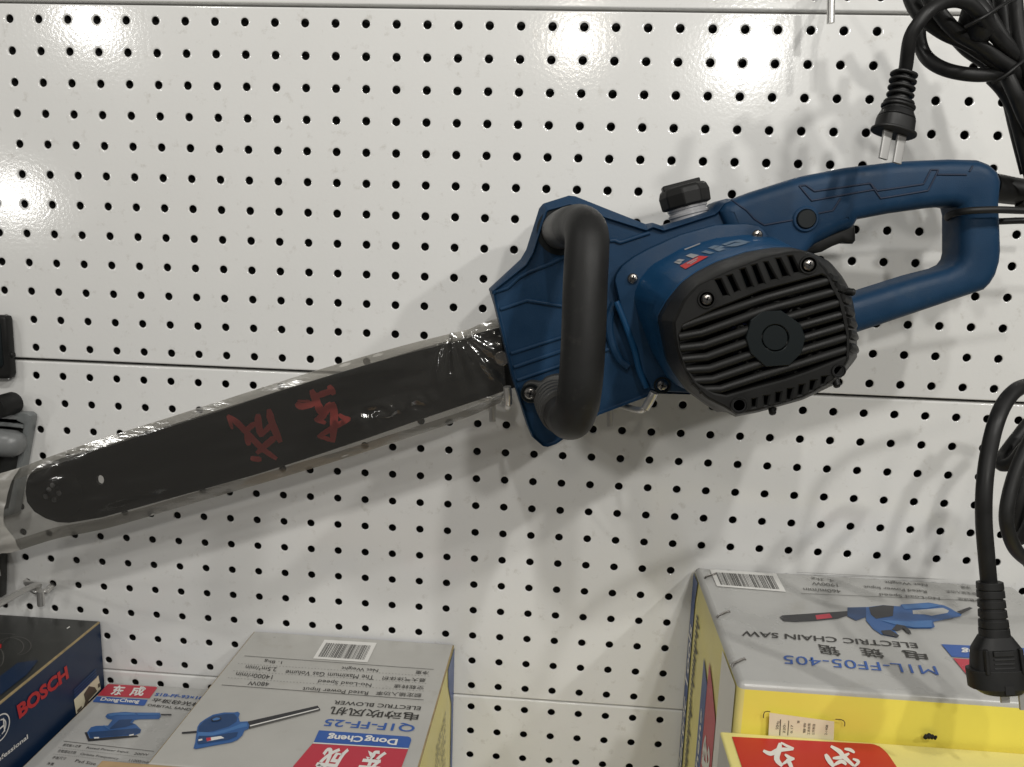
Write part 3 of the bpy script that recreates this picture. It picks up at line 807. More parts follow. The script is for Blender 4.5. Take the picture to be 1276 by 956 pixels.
# ================================================================== STEEL HOOKS
def hook(label, pin_top, pin_bot, arm, tip, holes, r=0.0024):
    mb = MB()
    P = [at(*q) for q in arm]
    mb.add(*sweep([Vector(q) for q in catmull([tuple(q) for q in P], 6)], r, 12))
    if tip:
        T_ = [at(*q) for q in tip]; n_ = len(T_)
        mb.add(*sweep([Vector(q) for q in catmull([tuple(q) for q in T_], 5)], [r * 1.25] * ((n_ - 1) * 5 + 1), 12))
    if pin_top: mb.add(*sweep([at(*pin_top), at(*pin_bot)], r * 1.15, 12))
    for h in holes:
        mb.add(*sweep([Vector(q) for q in catmull([tuple(at(*q)) for q in h], 5)], r, 10))
    o = mb.build('peg_hook', M['steel'], None, 40)
    return tag(o, label, 'hook', 'steel hooks in the pegboard')
hook('steel hook under the saw bar beside the left edge of the blue plate', (613.5, 499, .014), (613.5, 525, .014), [(613.5, 494, .012), (620, 500, .04), (631, 507, .080), (633, 503, .090)], [(633, 503, .090), (633, 493, .092), (632, 482, .093)],
     [[(594, 492, -.004), (596, 493, .008), (613, 497, .013), (630, 494, .008), (632, 494, -.004)]])
hook('steel hook with upturned tip under the bottom edge of the blue housing', (760, 505, .014), (760, 531, .014), [(760, 503, .012), (772, 505, .06), (795, 511, .110), (804, 509, .118)], [(804, 509, .118), (810, 499, .119), (815, 489, .120)],
     [[(741, 499, -.004), (743, 500, .008), (760, 505, .013), (777, 503, .008), (779, 501, -.004)]])
hook('steel hook hanging into the top edge of the picture left of the coiled cord', (1036, -30, .05), (1035, 29, .05), [(1036, -25, .05), (1035, -22, .02), (1030, -30, -.003)], None, [])
hook('steel double prong hook low on the left above the navy carton', (50, 736, .020), (51, 754, .018), [(48, 729, .014), (40, 731, .03), (20, 741, .07), (2, 751, .12), (-20, 764, .17)], None,
     [[(32, 724, -.004), (34, 727, .006), (42, 736, .016), (53, 738, .016), (62, 733, .008), (65, 729, -.004)], [(34, 727, .006), (42, 728, .014), (48, 732, .017)]], r=0.0027)

# ================================================================== CORDS
def cord(parent, pts, r, name='cord', seg=14, n=8):
    P = [Vector(q) for q in catmull([tuple(at(*q)) for q in pts], n)]
    return mesh_obj(name, *sweep(P, r, seg), M['cord'], parent, 60)
c1_ = lambda x, y, d: (1100 + x * .230, y * .230, d)

pc = empty('power_cord', at(1200, 20, .12), 'coiled black mains cord with a two pin plug dangling at the top right', 'power cord', 'black mains cords')
cord(pc, [(1127, 92, .150), (1129, 82, .152), (1134, 48, .158), (1146, 27, .16), (1160, 12, .158), (1183, 1.5, .15), (1205, 4, .145), (1222, 20, .14), (1238, 42, .13), (1262, 66, .12), (1300, 92, .11)], 0.0040, 'plug_lead')
strands = [[(1128, -25, .11), (1135, 0, .115), (1144, 16, .12), (1157, 28, .12), (1178, 42, .12), (1204, 54, .12), (1232, 72, .12), (1258, 90, .115), (1300, 120, .11)],
           [(1150, 10, .10), (1145, 40, .10), (1149, 62, .10), (1160, 77, .105), (1182, 88, .11), (1215, 93.5, .115), (1250, 92, .115), (1300, 88, .115)],
           [(1152, -15, .13), (1169, 14, .13), (1192, 40, .128), (1222, 58, .125), (1252, 80, .12), (1300, 108, .11)],
           [(1140, -10, .09), (1158, 20, .09), (1180, 36, .09), (1205, 62, .092), (1228, 78, .095), (1250, 100, .10), (1258, 125, .10), (1266, 160, .10), (1280, 215, .10)],
           [(1208, -30, .12), (1221, -2, .122), (1236, 27, .122), (1255, 56, .12), (1277, 80, .115), (1310, 110, .11)],
           [(1240, -30, .10), (1246, 0, .10), (1250, 30, .10), (1258, 62, .10), (1290, 120, .10)],
           [(1262, -30, .12), (1265, 0, .12), (1268, 35, .12), (1275, 70, .12), (1290, 110, .12)],
           [(1236, 97, .11), (1250, 112, .112), (1262, 132, .112), (1269, 155, .11), (1278, 190, .108), (1290, 240, .10)],
           [(1255, 96, .125), (1266, 120, .125), (1277, 146, .12), (1300, 190, .11)],
           [(1196, -25, .10), (1212, 10, .10), (1228, 34, .10), (1250, 40, .10), (1280, 20, .10)],
           [(1225, -25, .09), (1238, 20, .09), (1262, 60, .09), (1270, 100, .09), (1282, 140, .09)]]
for s in strands: cord(pc, s, 0.0043, 'cord_strand')
mb = MB()
mb.add(*sweep([at(1213, 8, .128), at(1215, 20, .130), at(1218, 36, .128), at(1220, 44, .122)], [0.008, 0.011, 0.011, 0.008], 18, squash=.8))
mb.build('cord_bundle', M['cord'], pc, 60)
cord(pc, [(1202, 34, .14), (1225, 22, .145), (1248, 7, .14), (1275, -8, .13)], 0.0011, 'wire_tie', 8)
cord(pc, [(1236, 104, .125), (1252, 95, .13), (1268, 82, .13), (1290, 64, .12)], 0.0011, 'wire_tie', 8)

def plug_boot(path, radii, parent, name, rings=0, squash=1.0):
    mb = MB(); P = [at(*q) for q in path]
    mb.add(*sweep(P, radii, 22, squash=squash)); return mb.build(name, M['cord'], parent, 40)
# two pin plug: strain relief ribs, body, flange, pins
def boxy(ax0, ax1, w0, t0, w1, t1, side, depth, pw=3.0, seg=28):
    """superellipse frustum between two points: widths along side / depth directions"""
    v = []; f = []
    for c, w, t in ((ax0, w0, t0), (ax1, w1, t1)):
        for k in range(seg):
            a = 2 * PI * k / seg; ca, sa = math.cos(a), math.sin(a)
            ex = math.copysign(abs(ca) ** (2 / pw), ca); ey = math.copysign(abs(sa) ** (2 / pw), sa)
            v.append(c + side * (ex * w) + depth * (ey * t))
    for k in range(seg):
        k2 = (k + 1) % seg; f.append((k, k2, seg + k2, seg + k))
    f.append(tuple(range(seg - 1, -1, -1))); f.append(tuple(range(seg, 2 * seg)))
    return v, f
A = at(1127, 90, .150); Bp = at(1113, 168, .158)
ax = (Bp - A).normalized(); dep = Vector((0.25, -1, -0.35)); dep = (dep - ax * dep.dot(ax)).normalized(); side = ax.cross(dep).normalized()
if side.x < 0: side = -side
Lp = (Bp - A).length
mb = MB(); K = .00052
for i, (s, w) in enumerate(((.02, 15.5), (.125, 15.5), (.235, 15.5), (.345, 15.5))):
    mb.add(*boxy(A + ax * Lp * (s), A + ax * Lp * (s + .05), w * K, .0062, w * K * .98, .0062, side, dep, 2.6))
mb.add(*boxy(A - ax * Lp * .02, A + ax * Lp * .5, .0040, .0040, .0050, .0046, side, dep, 2.4))
mb.add(*boxy(A + ax * Lp * .46, A + ax * Lp * .52, .0086, .0068, .0092, .0068, side, dep, 2.6))
mb.add(*boxy(A + ax * Lp * .53, A + ax * Lp * .585, .0100, .0078, .0098, .0076, side, dep, 2.6))
mb.add(*boxy(A + ax * Lp * .585, A + ax * Lp * .64, .0088, .0070, .0092, .0076, side, dep, 2.6))
mb.add(*boxy(A + ax * Lp * .62, A + ax * Lp * .74, .0086, .0070, .0107, .0086, side, dep, 3))
mb.add(*boxy(A + ax * Lp * .74, A + ax * Lp * .97, .0107, .0086, .0112, .0088, side, dep, 3))
mb.add(*boxy(A + ax * Lp * .93, A + ax * Lp * .985, .0140, .0092, .0140, .0092, side, dep, 2.5))
pb = mb.build('plug', M['cord'], pc, 35)
bv = pb.modifiers.new('soft', 'BEVEL'); bv.width = 0.0007; bv.segments = 2; bv.limit_method = 'ANGLE'
for sx, ln in ((-.0049, .0175), (.0052, .0175)):
    c = A + ax * Lp * .97 + side * sx + dep * .001
    mb = MB(); mb.add(*boxy(c, c + ax * ln, .0031, .0010, .0029, .0009, side, dep, 6)); mb.build('pin', M['pin'], pb, 30)

# loop of glossy cord round the rear handle
lp = empty('cord_loop', at(1230, 264, .1), 'thin glossy black cord looped round the rear handle of the saw', 'cord')
cord(lp, [(1330, 263, .105), (1276, 262.5, .110), (1240, 261.5, .113), (1205, 263, .110), (1188, 266.5, .100), (1181, 270, .088), (1184, 273, .070), (1200, 275, .060), (1240, 276, .058), (1276, 275, .06), (1330, 276, .06)], 0.0024, 'cord')

# lower right cord with three pin plug
pc2 = empty('power_cord', at(1250, 600, .15), 'thick black mains cord with a big plug hanging in front of the chain saw carton', 'power cord', 'black mains cords')
cord(pc2, [(1310, 474, .16), (1290, 478, .175), (1268, 485, .19), (1252, 502, .20), (1240, 530, .21), (1231, 570, .215), (1226.5, 610, .22), (1226, 650, .222), (1229, 690, .224), (1233, 735, .225)], 0.0044, 'plug_lead')
cord(pc2, [(1320, 530, .10), (1290, 522, .10), (1268, 545, .105), (1252, 566, .11), (1246, 574, .115), (1250, 580, .12), (1263, 575, .125), (1280, 555, .13), (1310, 530, .13)], 0.0044, 'cord_strand')
cord(pc2, [(1300, 520, .13), (1278, 560, .135), (1262, 600, .14), (1254, 640, .145), (1258, 668, .145), (1270, 690, .14), (1295, 706, .13), (1320, 712, .12)], 0.0045, 'cord_strand')
cord(pc2, [(1310, 540, .10), (1284, 575, .105), (1272, 620, .11), (1266, 662, .11), (1270, 672, .115), (1282, 655, .12), (1300, 600, .12)], 0.0043, 'cord_strand')
q7 = lambda x, y, d: (1190 + x * .1882, 700 + y * .1882, d)
A = at(1233, 725, .225); Bp = at(1246, 862, .240)
ax = (Bp - A).normalized(); dep = Vector((0.05, -1, -.25)); dep = (dep - ax * dep.dot(ax)).normalized(); side = ax.cross(dep).normalized()
if side.x < 0: side = -side
Lp = (Bp - A).length; mb = MB()
for s, w in ((.0, .0066), (.075, .0068), (.165, .0068), (.255, .0070), (.345, .0074)):
    mb.add(*boxy(A + ax * Lp * s, A + ax * Lp * (s + .066), w, .0062, w + .0002, .0062, side, dep, 2.5))
mb.add(*boxy(A, A + ax * Lp * .45, .0052, .0050, .0068, .0058, side, dep, 2.4))
mb.add(*boxy(A + ax * Lp * .42, A + ax * Lp * .52, .0076, .0064, .0078, .0066, side, dep, 2.6))
mb.add(*boxy(A + ax * Lp * .49, A + ax * Lp * .60, .0082, .0066, .0128, .0078, side, dep, 3))
mb.add(*boxy(A + ax * Lp * .60, A + ax * Lp * .80, .0128, .0078, .0142, .0084, side, dep, 3.2))
mb.add(*boxy(A + ax * Lp * .78, A + ax * Lp * .95, .0168, .0092, .0162, .0098, side, dep, 2.6))
mb.add(*boxy(A + ax * Lp * .94, A + ax * Lp * 1.0, .0158, .0098, .0105, .0088, side, dep, 2.6))
# grip panel with moulded ridges on the face
for s, ln, h in ((.60, .045, .0012), (.665, .018, .0007), (.705, .018, .0007), (.745, .018, .0007)):
    mb.add(*boxy(A + ax * Lp * s + dep * .0076, A + ax * Lp * (s + ln) + dep * .0078, .0058, h, .0058, h, side, dep, 5))
for sx in (-1, 1):
    mb.add(*boxy(A + ax * Lp * .585 + dep * .0074 + side * sx * .0092, A + ax * Lp * .80 + dep * .0078 + side * sx * .0096, .0011, .0016, .0012, .0016, side, dep, 4))
pb = mb.build('plug', M['cord'], pc2, 35)
bv = pb.modifiers.new('soft', 'BEVEL'); bv.width = 0.0008; bv.segments = 2; bv.limit_method = 'ANGLE'
for sx, s0, ln, wd in ((.0012, .955, .008, .0024), (.0105, .95, .0125, .0018)):
    c = A + ax * Lp * s0 + side * sx + dep * .0022
    mb = MB(); mb.add(*boxy(c, c + ax * ln, wd, .0009, wd, .0009, side, dep, 6)); mb.build('pin', M['pin'], pb, 30)
cc = A + ax * Lp * .90 + side * .0006 + dep * .0094
mb = MB(); mb.add(*boxy(cc, cc + ax * .0050, .0026, .0007, .0026, .0007, side, dep, 6)); mb.build('key_slot', M['dark'], pb, 30)

# ================================================================== CARTONS
def carton(root, x0, x1, y0, y1, z0, z1, mats, name='carton', bev=0.0012, sag=0.0):
    """mats: top, front, left, right, back, bottom ; slight card sag on the faces"""
    mb = MB(); N = 12
    def face(o, ex, ey, nrm, mi):
        v = []; f = []
        for i in range(N + 1):
            for j in range(N + 1):
                s, t = i / N, j / N
                w = 16 * s * (1 - s) * t * (1 - t)
                p = Vector(o) + Vector(ex) * s + Vector(ey) * t
                p += Vector(nrm) * ((sag if mi == 1 else sag * .12 if mi == 0 else 0.0) * w * (0.6 + noise.noise(p * 14) * 1.2))
                v.append(p)
        W = N + 1
        for i in range(N):
            for j in range(N): f.append((i * W + j, (i + 1) * W + j, (i + 1) * W + j + 1, i * W + j + 1))
        if Vector(ex).cross(Vector(ey)).dot(Vector(nrm)) < 0: f = [q[::-1] for q in f]
        mb.add(v, f, mi)
    b = bev
    dx, dy, dz = x1 - x0, y1 - y0, z1 - z0      # y0 = front (more negative), y1 = back
    face((x0 + b, y0 + b, z1), (dx - 2 * b, 0, 0), (0, dy - 2 * b, 0), (0, 0, 1), 0)
    face((x0 + b, y0, z0 + b), (dx - 2 * b, 0, 0), (0, 0, dz - 2 * b), (0, -1, 0), 1)
    face((x0, y0 + b, z0 + b), (0, dy - 2 * b, 0), (0, 0, dz - 2 * b), (-1, 0, 0), 2)
    face((x1, y0 + b, z0 + b), (0, dy - 2 * b, 0), (0, 0, dz - 2 * b), (1, 0, 0), 3)
    face((x0 + b, y1, z0 + b), (dx - 2 * b, 0, 0), (0, 0, dz - 2 * b), (0, 1, 0), 4)
    face((x0 + b, y0 + b, z0), (dx - 2 * b, 0, 0), (0, dy - 2 * b, 0), (0, 0, -1), 5)
    # rounded folded edges
    def cyl(c, u, w, L, mi):
        c, u, w, L = Vector(c), Vector(u), Vector(w), Vector(L)
        v = []; n = 4
        for k in range(n + 1):
            a = PI / 2 * k / n
            q = c + u * (b * math.cos(a)) + w * (b * math.sin(a)); v += [q, q + L]
        f = [(2 * k, 2 * k + 1, 2 * k + 3, 2 * k + 2) for k in range(n)]
        mb.add(v, f, mi)
    X, Y, Z = (1, 0, 0), (0, 1, 0), (0, 0, 1); nX, nY, nZ = (-1, 0, 0), (0, -1, 0), (0, 0, -1)
    Lx, Ly, Lz = (dx - 2 * b, 0, 0), (0, dy - 2 * b, 0), (0, 0, dz - 2 * b)
    cyl((x0 + b, y0 + b, z1 - b), nY, Z, Lx, 0); cyl((x0 + b, y1 - b, z1 - b), Y, Z, Lx, 0)
    cyl((x0 + b, y0 + b, z1 - b), nX, Z, Ly, 6); cyl((x1 - b, y0 + b, z1 - b), X, Z, Ly, 6)
    for xx, u in ((x0 + b, nX), (x1 - b, X)):
        for yy, w in ((y0 + b, nY), (y1 - b, Y)): cyl((xx, yy, z0 + b), u, w, Lz, 2 if u == nX else 3)
    for xx, sx in ((x0 + b, -1), (x1 - b, 1)):
        for yy, sy in ((y0 + b, -1), (y1 - b, 1)):
            c = Vector((xx, yy, z1 - b)); n = 4; v = []; f = []
            for i in range(n + 1):
                for j in range(n + 1):
                    a, e = PI / 2 * i / n, PI / 2 * j / n
                    v.append(c + Vector((sx * math.cos(a) * math.cos(e), sy * math.sin(a) * math.cos(e), math.sin(e))) * b)
            for i in range(n):
                for j in range(n): f.append((i * (n + 1) + j, (i + 1) * (n + 1) + j, (i + 1) * (n + 1) + j + 1, i * (n + 1) + j + 1))
            mb.add(v, f, 0)
    o = mb.build(name, mats, root, 50)
    return o

def flat(pts, z): return [atz(x, y, z) for x, y in pts]
SHZ = -0.72
# ---------------------------------------------------------------- blower carton
ZB = atz(316, 787, 0).z
zb = at(316, 787, 0.004).z
cnr = atz(316, 787, zb); x0 = cnr.x; x1 = atz(566, 803, zb).x; yf = atz(190, 952, zb).y
bl = empty('blower_carton', (0.5 * (x0 + x1), 0.5 * yf, SHZ), 'silver carton with an upside down picture of a blue electric blower', 'carton', 'power tool cartons')
MT = [M['silver2'], M['silver2'], M['silver2'], M['paleyellow'], M['cardblue'], M['kraft'], M['cardedge']]
blc = carton(bl, x0, x1, yf, -0.003, SHZ, zb, MT, sag=0.0012)
U = Vector((0, 0, 1)); LZ = zb + 0.0006
qa = lambda x, y: atz(180 + x * .1945, 770 + y * .1945, LZ)
qb = lambda x, y: atz(380 + x * .1945, 770 + y * .1945, LZ)
mb = MB(); put_barcode(mb, [qb(125, 140), qb(460, 160), qb(400, 285), qb(52, 260)], U, 0, 1, seed=3, lift=0); mb.build('barcode_label', [M['white'], M['inkblack']], bl)
def rev(mb, body, a, b, q, hgt, mi=0, thick=0.0):
    """upside-down line: a = start of the reading line (image right), b = its end (image left), hgt = glyph height in zoom px"""
    p00 = q(*a); p10 = q(*b); p01 = q(a[0] - hgt * .28, a[1] + hgt)
    put_text(mb, body, p00, p10, p01, U, .0003 if mi == 2 else 0, mi, thick)
mb = MB()
rev(mb, 'Net Weight', (473, 322), (240, 306), qb, 24); rev(mb, '净重', (797, 342), (712, 336), qb, 22)
rev(mb, 'The Maximum Gas Volume', (446, 368), (-118, 333), qb, 28); rev(mb, '最大气体体积', (777, 388), (500, 372), qb, 24)
rev(mb, 'No-Load Speed', (430, 414), (92, 388), qb, 28); rev(mb, '空载转速', (764, 436), (575, 424), qb, 24)
rev(mb, 'Rated Power Input', (410, 464), (-8, 436), qb, 30); rev(mb, '额定输入功率', (750, 484), (462, 468), qb, 26)
rev(mb, '1. 8kg', (885, 272), (772, 262), qa, 24); rev(mb, '2.5m³/min', (850, 317), (652, 302), qa, 26)
rev(mb, '14000r/min', (824, 366), (592, 346), qa, 28); rev(mb, '480W', (803, 412), (668, 404), qa, 26)
mb.build('spec_lettering', M['inkblack'], bl, None)
mb = MB()
put_line(mb, qa(640, 243), qb(825, 330), .0006, U, 0); put_line(mb, qa(495, 429), qb(760, 525), .0007, U, 0)
for a, b in ((qa(600, 292), qb(808, 374)), (qa(570, 338), qb(790, 420)), (qa(535, 383), qb(775, 470))):
    for k in range(60): put_line(mb, a.lerp(b, k / 60), a.lerp(b, (k + .4) / 60), .0004, U, 0)
mb.build('spec_rule', M['inkgrey'], bl)
mb = MB(); rev(mb, 'ELECTRIC BLOWER', (745, 568), (192, 528), qb, 24, 0, .01); rev(mb, '电动吹风机', (735, 608), (172, 566), qb, 52, 0, .012)
mb.build('title_lettering', M['inkblack'], bl, None)
mb = MB(); rev(mb, 'Q1F-FF-25', (712, 678), (140, 638), qb, 54, 0, .014); mb.build('type_lettering', M['inkblue'], bl, None)
mb = MB()
put_poly(mb, [qb(90, 720), qb(660, 760), qb(677, 768), qb(682, 782), qb(664, 834), qb(56, 796)], U, 0, 0)
put_poly(mb, [qb(48, 806), qb(661, 841), qb(600, 1010), qb(575, 1030), qb(-80, 990), qb(-75, 950), qb(10, 850)], U, 0, 1)
put_poly(mb, [qb(54, 797), qb(663, 835), qb(661, 840), qb(50, 804)], U, 0, 2)
rev(mb, 'Dong', (600, 768), (392, 752), qb, 50, 2, .03); rev(mb, 'Cheng', (380, 750), (155, 738), qb, 50, 2, .03)
for i in range(1): pass
put_text(mb, '东', qb(530, 858), qb(388, 846), qb(470, 1000), U, .0003, 2, .035)
put_text(mb, '成', qb(290, 840), qb(140, 826), qb(205, 990), U, .0003, 2, .035)
for v_ in mb.v[0:0]: pass
mb.build('brand_logo', [M['inkblue'], M['inkred'], M['white']], bl, None)
def pic(lst, q, parent, name, mats, lift0=0.0):
    mb = MB()
    for i, (pts, mi) in enumerate(lst): put_poly(mb, [q(*p) for p in pts], U, lift0 + .00008 * i, mi)
    return mb.build(name, mats, parent, None)
PM = [M['picblue'], M['picmid'], M['picdark'], M['picblack'], M['white'], M['inkred'], M['inkgrey']]
pic([([(655, 665), (1110, 562), (1128, 590), (670, 712)], 3), ([(680, 700), (1120, 590), (1126, 594), (672, 712)], 6), ([(675, 690), (1115, 580), (1118, 586), (677, 697)], 4), ([(240, 733), (335, 725), (336, 738), (240, 745)], 3),
     ([(340, 700), (355, 675), (390, 650), (440, 622), (510, 608), (575, 608), (600, 603), (612, 615), (603, 640), (612, 668), (660, 665), (672, 690), (665, 715), (640, 725), (628, 755), (595, 785), (560, 800), (420, 825), (330, 843), (314, 838), (325, 800), (330, 765)], 0),
     ([(348, 700), (380, 665), (440, 632), (520, 618), (575, 618), (595, 640), (590, 668), (540, 700), (440, 730), (370, 740), (345, 730)], 2), ([(345, 735), (440, 738), (545, 712), (620, 680), (655, 678), (660, 700), (600, 712), (520, 738), (430, 760), (338, 765)], 1),
     ([(350, 760), (450, 760), (540, 742), (600, 735), (590, 765), (540, 785), (345, 815), (338, 800)], 2), ([(395, 775), (490, 762), (512, 775), (400, 797)], 4), ([(395, 775), (425, 771), (428, 790), (400, 797)], 5), ([(345, 785), (370, 780), (372, 790), (347, 796)], 4), ([(425, 655), (455, 640), (490, 642), (495, 655), (470, 668), (435, 670)], 3),
     ([(435, 656), (460, 645), (482, 647), (485, 655), (465, 663), (440, 665)], 1)], qa, bl, 'tool_picture', PM)
# side print on the right face
nX = Vector((1, 0, 0)); XR = x1 + 0.0006
qr = lambda x, y: atx(380 + x * .1945, 770 + y * .1945, XR)
mb = MB(); put_poly(mb, [(XR, -.0045, zb - .002), (XR, -.043, zb - .002), (XR, -.040, zb - .02), (XR, -.018, zb - .05), (XR, -.017, SHZ + .005), (XR, -.0045, SHZ + .005)], nX, 0, 0)
mb.build('side_band', [M['cardblue']], bl)
mb = MB(); rnd = random.Random(5)
for i in range(26):
    yy = -.05 - i * .0022
    for k in range(14):
        if rnd.random() < .55:
            zz = zb - .035 - k * .0042; put_poly(mb, [(XR, yy, zz), (XR, yy - .0011, zz), (XR, yy - .0011, zz - .003), (XR, yy, zz - .003)], nX, 0, 0)
mb.build('side_lettering', M['inkblack'], bl)

# ---------------------------------------------------------------- sander carton
zs = at(137, 850, 0.004).z
xs0 = atx(124, 870, 0).x; xs0 = atz(137, 850, zs).x; xs1 = x0 - 0.003; ysf = -0.20
sd = empty('sander_carton', (0.5 * (xs0 + xs1), -.1, SHZ), 'silver carton with a picture of a blue orbital sander between two taller cartons', 'carton', 'power tool cartons')
carton(sd, xs0, xs1, ysf, -0.004, SHZ, zs, [M['silver'], M['silver'], M['silver'], M['silver'], M['silver'], M['kraft'], M['cardedge']], sag=0.0006)
LS = zs + .0005
qs = lambda x, y: atz(100 + x * .1411, 840 + y * .1411, LS)
mb = MB()
put_poly(mb, [qs(240, 92), qs(255, 88), qs(665, 112), qs(682, 120), qs(612, 214), qs(152, 190)], U, 0, 1)
put_poly(mb, [qs(146, 197), qs(597, 226), qs(570, 274), qs(555, 280), qs(115, 247), qs(112, 238)], U, 0, 0)
put_text(mb, '东', qs(262, 186), qs(372, 192), qs(302, 100), U, .0003, 2, .035); put_text(mb, '成', qs(425, 194), qs(548, 200), qs(470, 108), U, .0003, 2, .035)
put_text(mb, 'Dong', qs(168, 246), qs(330, 257), qs(192, 206), U, .0003, 2, .03); put_text(mb, 'Cheng', qs(338, 258), qs(512, 268), qs(358, 217), U, .0003, 2, .03)
mb.build('brand_logo', [M['inkblue'], M['inkred'], M['white']], sd, None)
mb = MB(); put_text(mb, 'S1B-FF-93×185', qs(652, 192), qs(1110, 230), qs(672, 165), U, 0, 0, .03); mb.build('type_lettering', M['inkblue'], sd, None)
mb = MB(); put_text(mb, '平板砂光机', qs(620, 245), qs(1060, 290), qs(648, 210), U, 0, 0, .012); put_text(mb, 'ORBITAL SANDER', qs(588, 282), qs(1035, 330), qs(602, 262), U, 0, 0, .01)
mb.build('title_lettering', M['inkblack'], sd, None)
mb = MB()
put_text(mb, '额定输入功率', qs(-160, 636), qs(-5, 652), qs(-140, 612), U, 0); put_text(mb, 'Rated Power Input', qs(45, 662), qs(418, 703), qs(65, 640), U, 0); put_text(mb, '200W', qs(470, 712), qs(595, 722), qs(485, 692), U, 0)
put_text(mb, '空载摆动次数', qs(-205, 690), qs(-45, 708), qs(-185, 664), U, 0); put_text(mb, 'Orbits Frequency', qs(-10, 718), qs(330, 762), qs(8, 694), U, 0); put_text(mb, '11000/min', qs(425, 772), qs(610, 790), qs(440, 750), U, 0)
put_text(mb, '手板尺寸', qs(-255, 748), qs(-135, 760), qs(-235, 722), U, 0); put_text(mb, 'Pad Size', qs(-50, 776), qs(130, 806), qs(-32, 752), U, 0)
put_text(mb, '净重', qs(-300, 800), qs(-240, 808), qs(-285, 775), U, 0)
mb.build('spec_lettering', M['inkblack'], sd, None)
mb = MB(); put_line(mb, qs(-150, 592), qs(650, 682), .0006, U, 0)
for a, b in ((qs(-190, 650), qs(610, 742)), (qs(-235, 706), qs(600, 798))):
    for k in range(50): put_line(mb, a.lerp(b, k / 50), a.lerp(b, (k + .4) / 50), .0004, U, 0)
mb.build('spec_rule', M['inkgrey'], sd)
pic([([(38, 515), (60, 512), (80, 565), (500, 542), (515, 555), (70, 595)], 3), ([(60, 515), (95, 470), (140, 458), (245, 455), (285, 405), (240, 395), (222, 375), (240, 352), (290, 342), (400, 335), (470, 340), (705, 342), (712, 372), (695, 398), (520, 400), (480, 408), (460, 432), (490, 445), (538, 492), (530, 520), (480, 540), (85, 570)], 0),
     ([(75, 515), (250, 500), (500, 480), (535, 492), (530, 515), (480, 535), (90, 565)], 2), ([(250, 490), (345, 405), (465, 400), (440, 430), (480, 445), (400, 470)], 2), ([(245, 358), (300, 346), (480, 345), (490, 362), (320, 365), (260, 378)], 1), ([(500, 350), (700, 350), (702, 362), (510, 365)], 1), ([(120, 562), (165, 560), (168, 572), (125, 575)], 4), ([(430, 542), (472, 533), (474, 545), (435, 552)], 4), ([(712, 358), (806, 358), (806, 370), (714, 370)], 3), ([(200, 462), (260, 498), (266, 494), (215, 458)], 1)], qs, sd, 'tool_picture', PM)

# ---------------------------------------------------------------- navy carton on the left
zn = at(124, 775, 0.006).z; xn1 = atz(124, 775, zn).x; xn0 = xn1 - .30
nv = empty('navy_carton', (xn1 - .1, -.13, SHZ), 'dark navy carton with red lettering on its side at the lower left corner', 'carton', 'power tool cartons')
carton(nv, xn0, xn1, -.27, -.004, SHZ, zn, [M['charcoal'], M['navy'], M['navy'], M['navy'], M['navy'], M['kraft'], M['cardedge']], sag=0.0008, bev=.0015)
XN = xn1 + .0006
qn = lambda x, y: atx(x * .1842, 780 + y * .1842, XN)
mb = MB(); put_text(mb, 'BOSCH', qn(132, 632), qn(467, 352), qn(112, 540), nX, 0, 0, .045); mb.build('brand_lettering', M['inkred2'], nv, None)
mb = MB()
c = qn(2, 690); R1 = (qn(2, 780) - c).length
rng = [c + Vector((0, math.cos(2 * PI * k / 40), math.sin(2 * PI * k / 40))) * R1 for k in range(40)]; rin = [c + (p - c) * .9 for p in rng]
rin2 = [c + (p - c) * .62 for p in rng]; rin3 = [c + (p - c) * .52 for p in rng]
for k in range(40):
    k2 = (k + 1) % 40
    put_poly(mb, [rng[k], rng[k2], rin[k2], rin[k]], nX, 0)
    if k % 20 not in (9, 10): put_poly(mb, [rin2[k], rin2[k2], rin3[k2], rin3[k]], nX, 0)
for s in (-.36, .36):
    put_poly(mb, [c + Vector((0, (s - .06) * R1, -.55 * R1)), c + Vector((0, (s + .06) * R1, -.55 * R1)), c + Vector((0, (s + .06) * R1, .55 * R1)), c + Vector((0, (s - .06) * R1, .55 * R1))], nX, .0002)
put_poly(mb, [c + Vector((0, -.36 * R1, -.07 * R1)), c + Vector((0, .36 * R1, -.07 * R1)), c + Vector((0, .36 * R1, .07 * R1)), c + Vector((0, -.36 * R1, .07 * R1))], nX, .0004)
put_text(mb, 'Professional', qn(-68, 968), qn(190, 762), qn(-72, 936), nX, 0, 0, .02)
mb.build('white_print', [M['white']], nv, None)
mb = MB()
put_poly(mb, [qn(500, 500), qn(665, 335), qn(682, 425), qn(516, 598)], nX, 0, 0)
put_poly(mb, [qn(565, 462), qn(600, 408), qn(640, 415), qn(655, 440), qn(620, 480), qn(600, 500), qn(590, 540), qn(565, 545), qn(575, 505)], nX, .0003, 1)
put_poly(mb, [qn(520, 570), qn(550, 540), qn(552, 555), qn(522, 588)], nX, .0003, 1)
put_poly(mb, [qn(660, 395), qn(672, 385), qn(675, 410), qn(662, 420)], nX, .0003, 1)
mb.build('photo_sticker', [M['cream'], M['brown']], nv, None)
mb = MB()
for yy in (0, 18, 36, 50):
    put_line(mb, qn(500 + yy * .1, 440 + yy), qn(650 + yy * .1, 295 + yy), .0016, nX, 0, 0)
mb.build('small_print', M['picdark'], nv)
mb = MB(); LN = zn + .0006
qt = lambda x, y: atz(x * .1842, 780 + y * .1842, LN)
def ell(cx, cy, rx, ry, a0=0, a1=360, n=40): return [(cx + rx * math.cos(math.radians(a0 + (a1 - a0) * k / n)), cy + ry * math.sin(math.radians(a0 + (a1 - a0) * k / n))) for k in range(n + 1)]
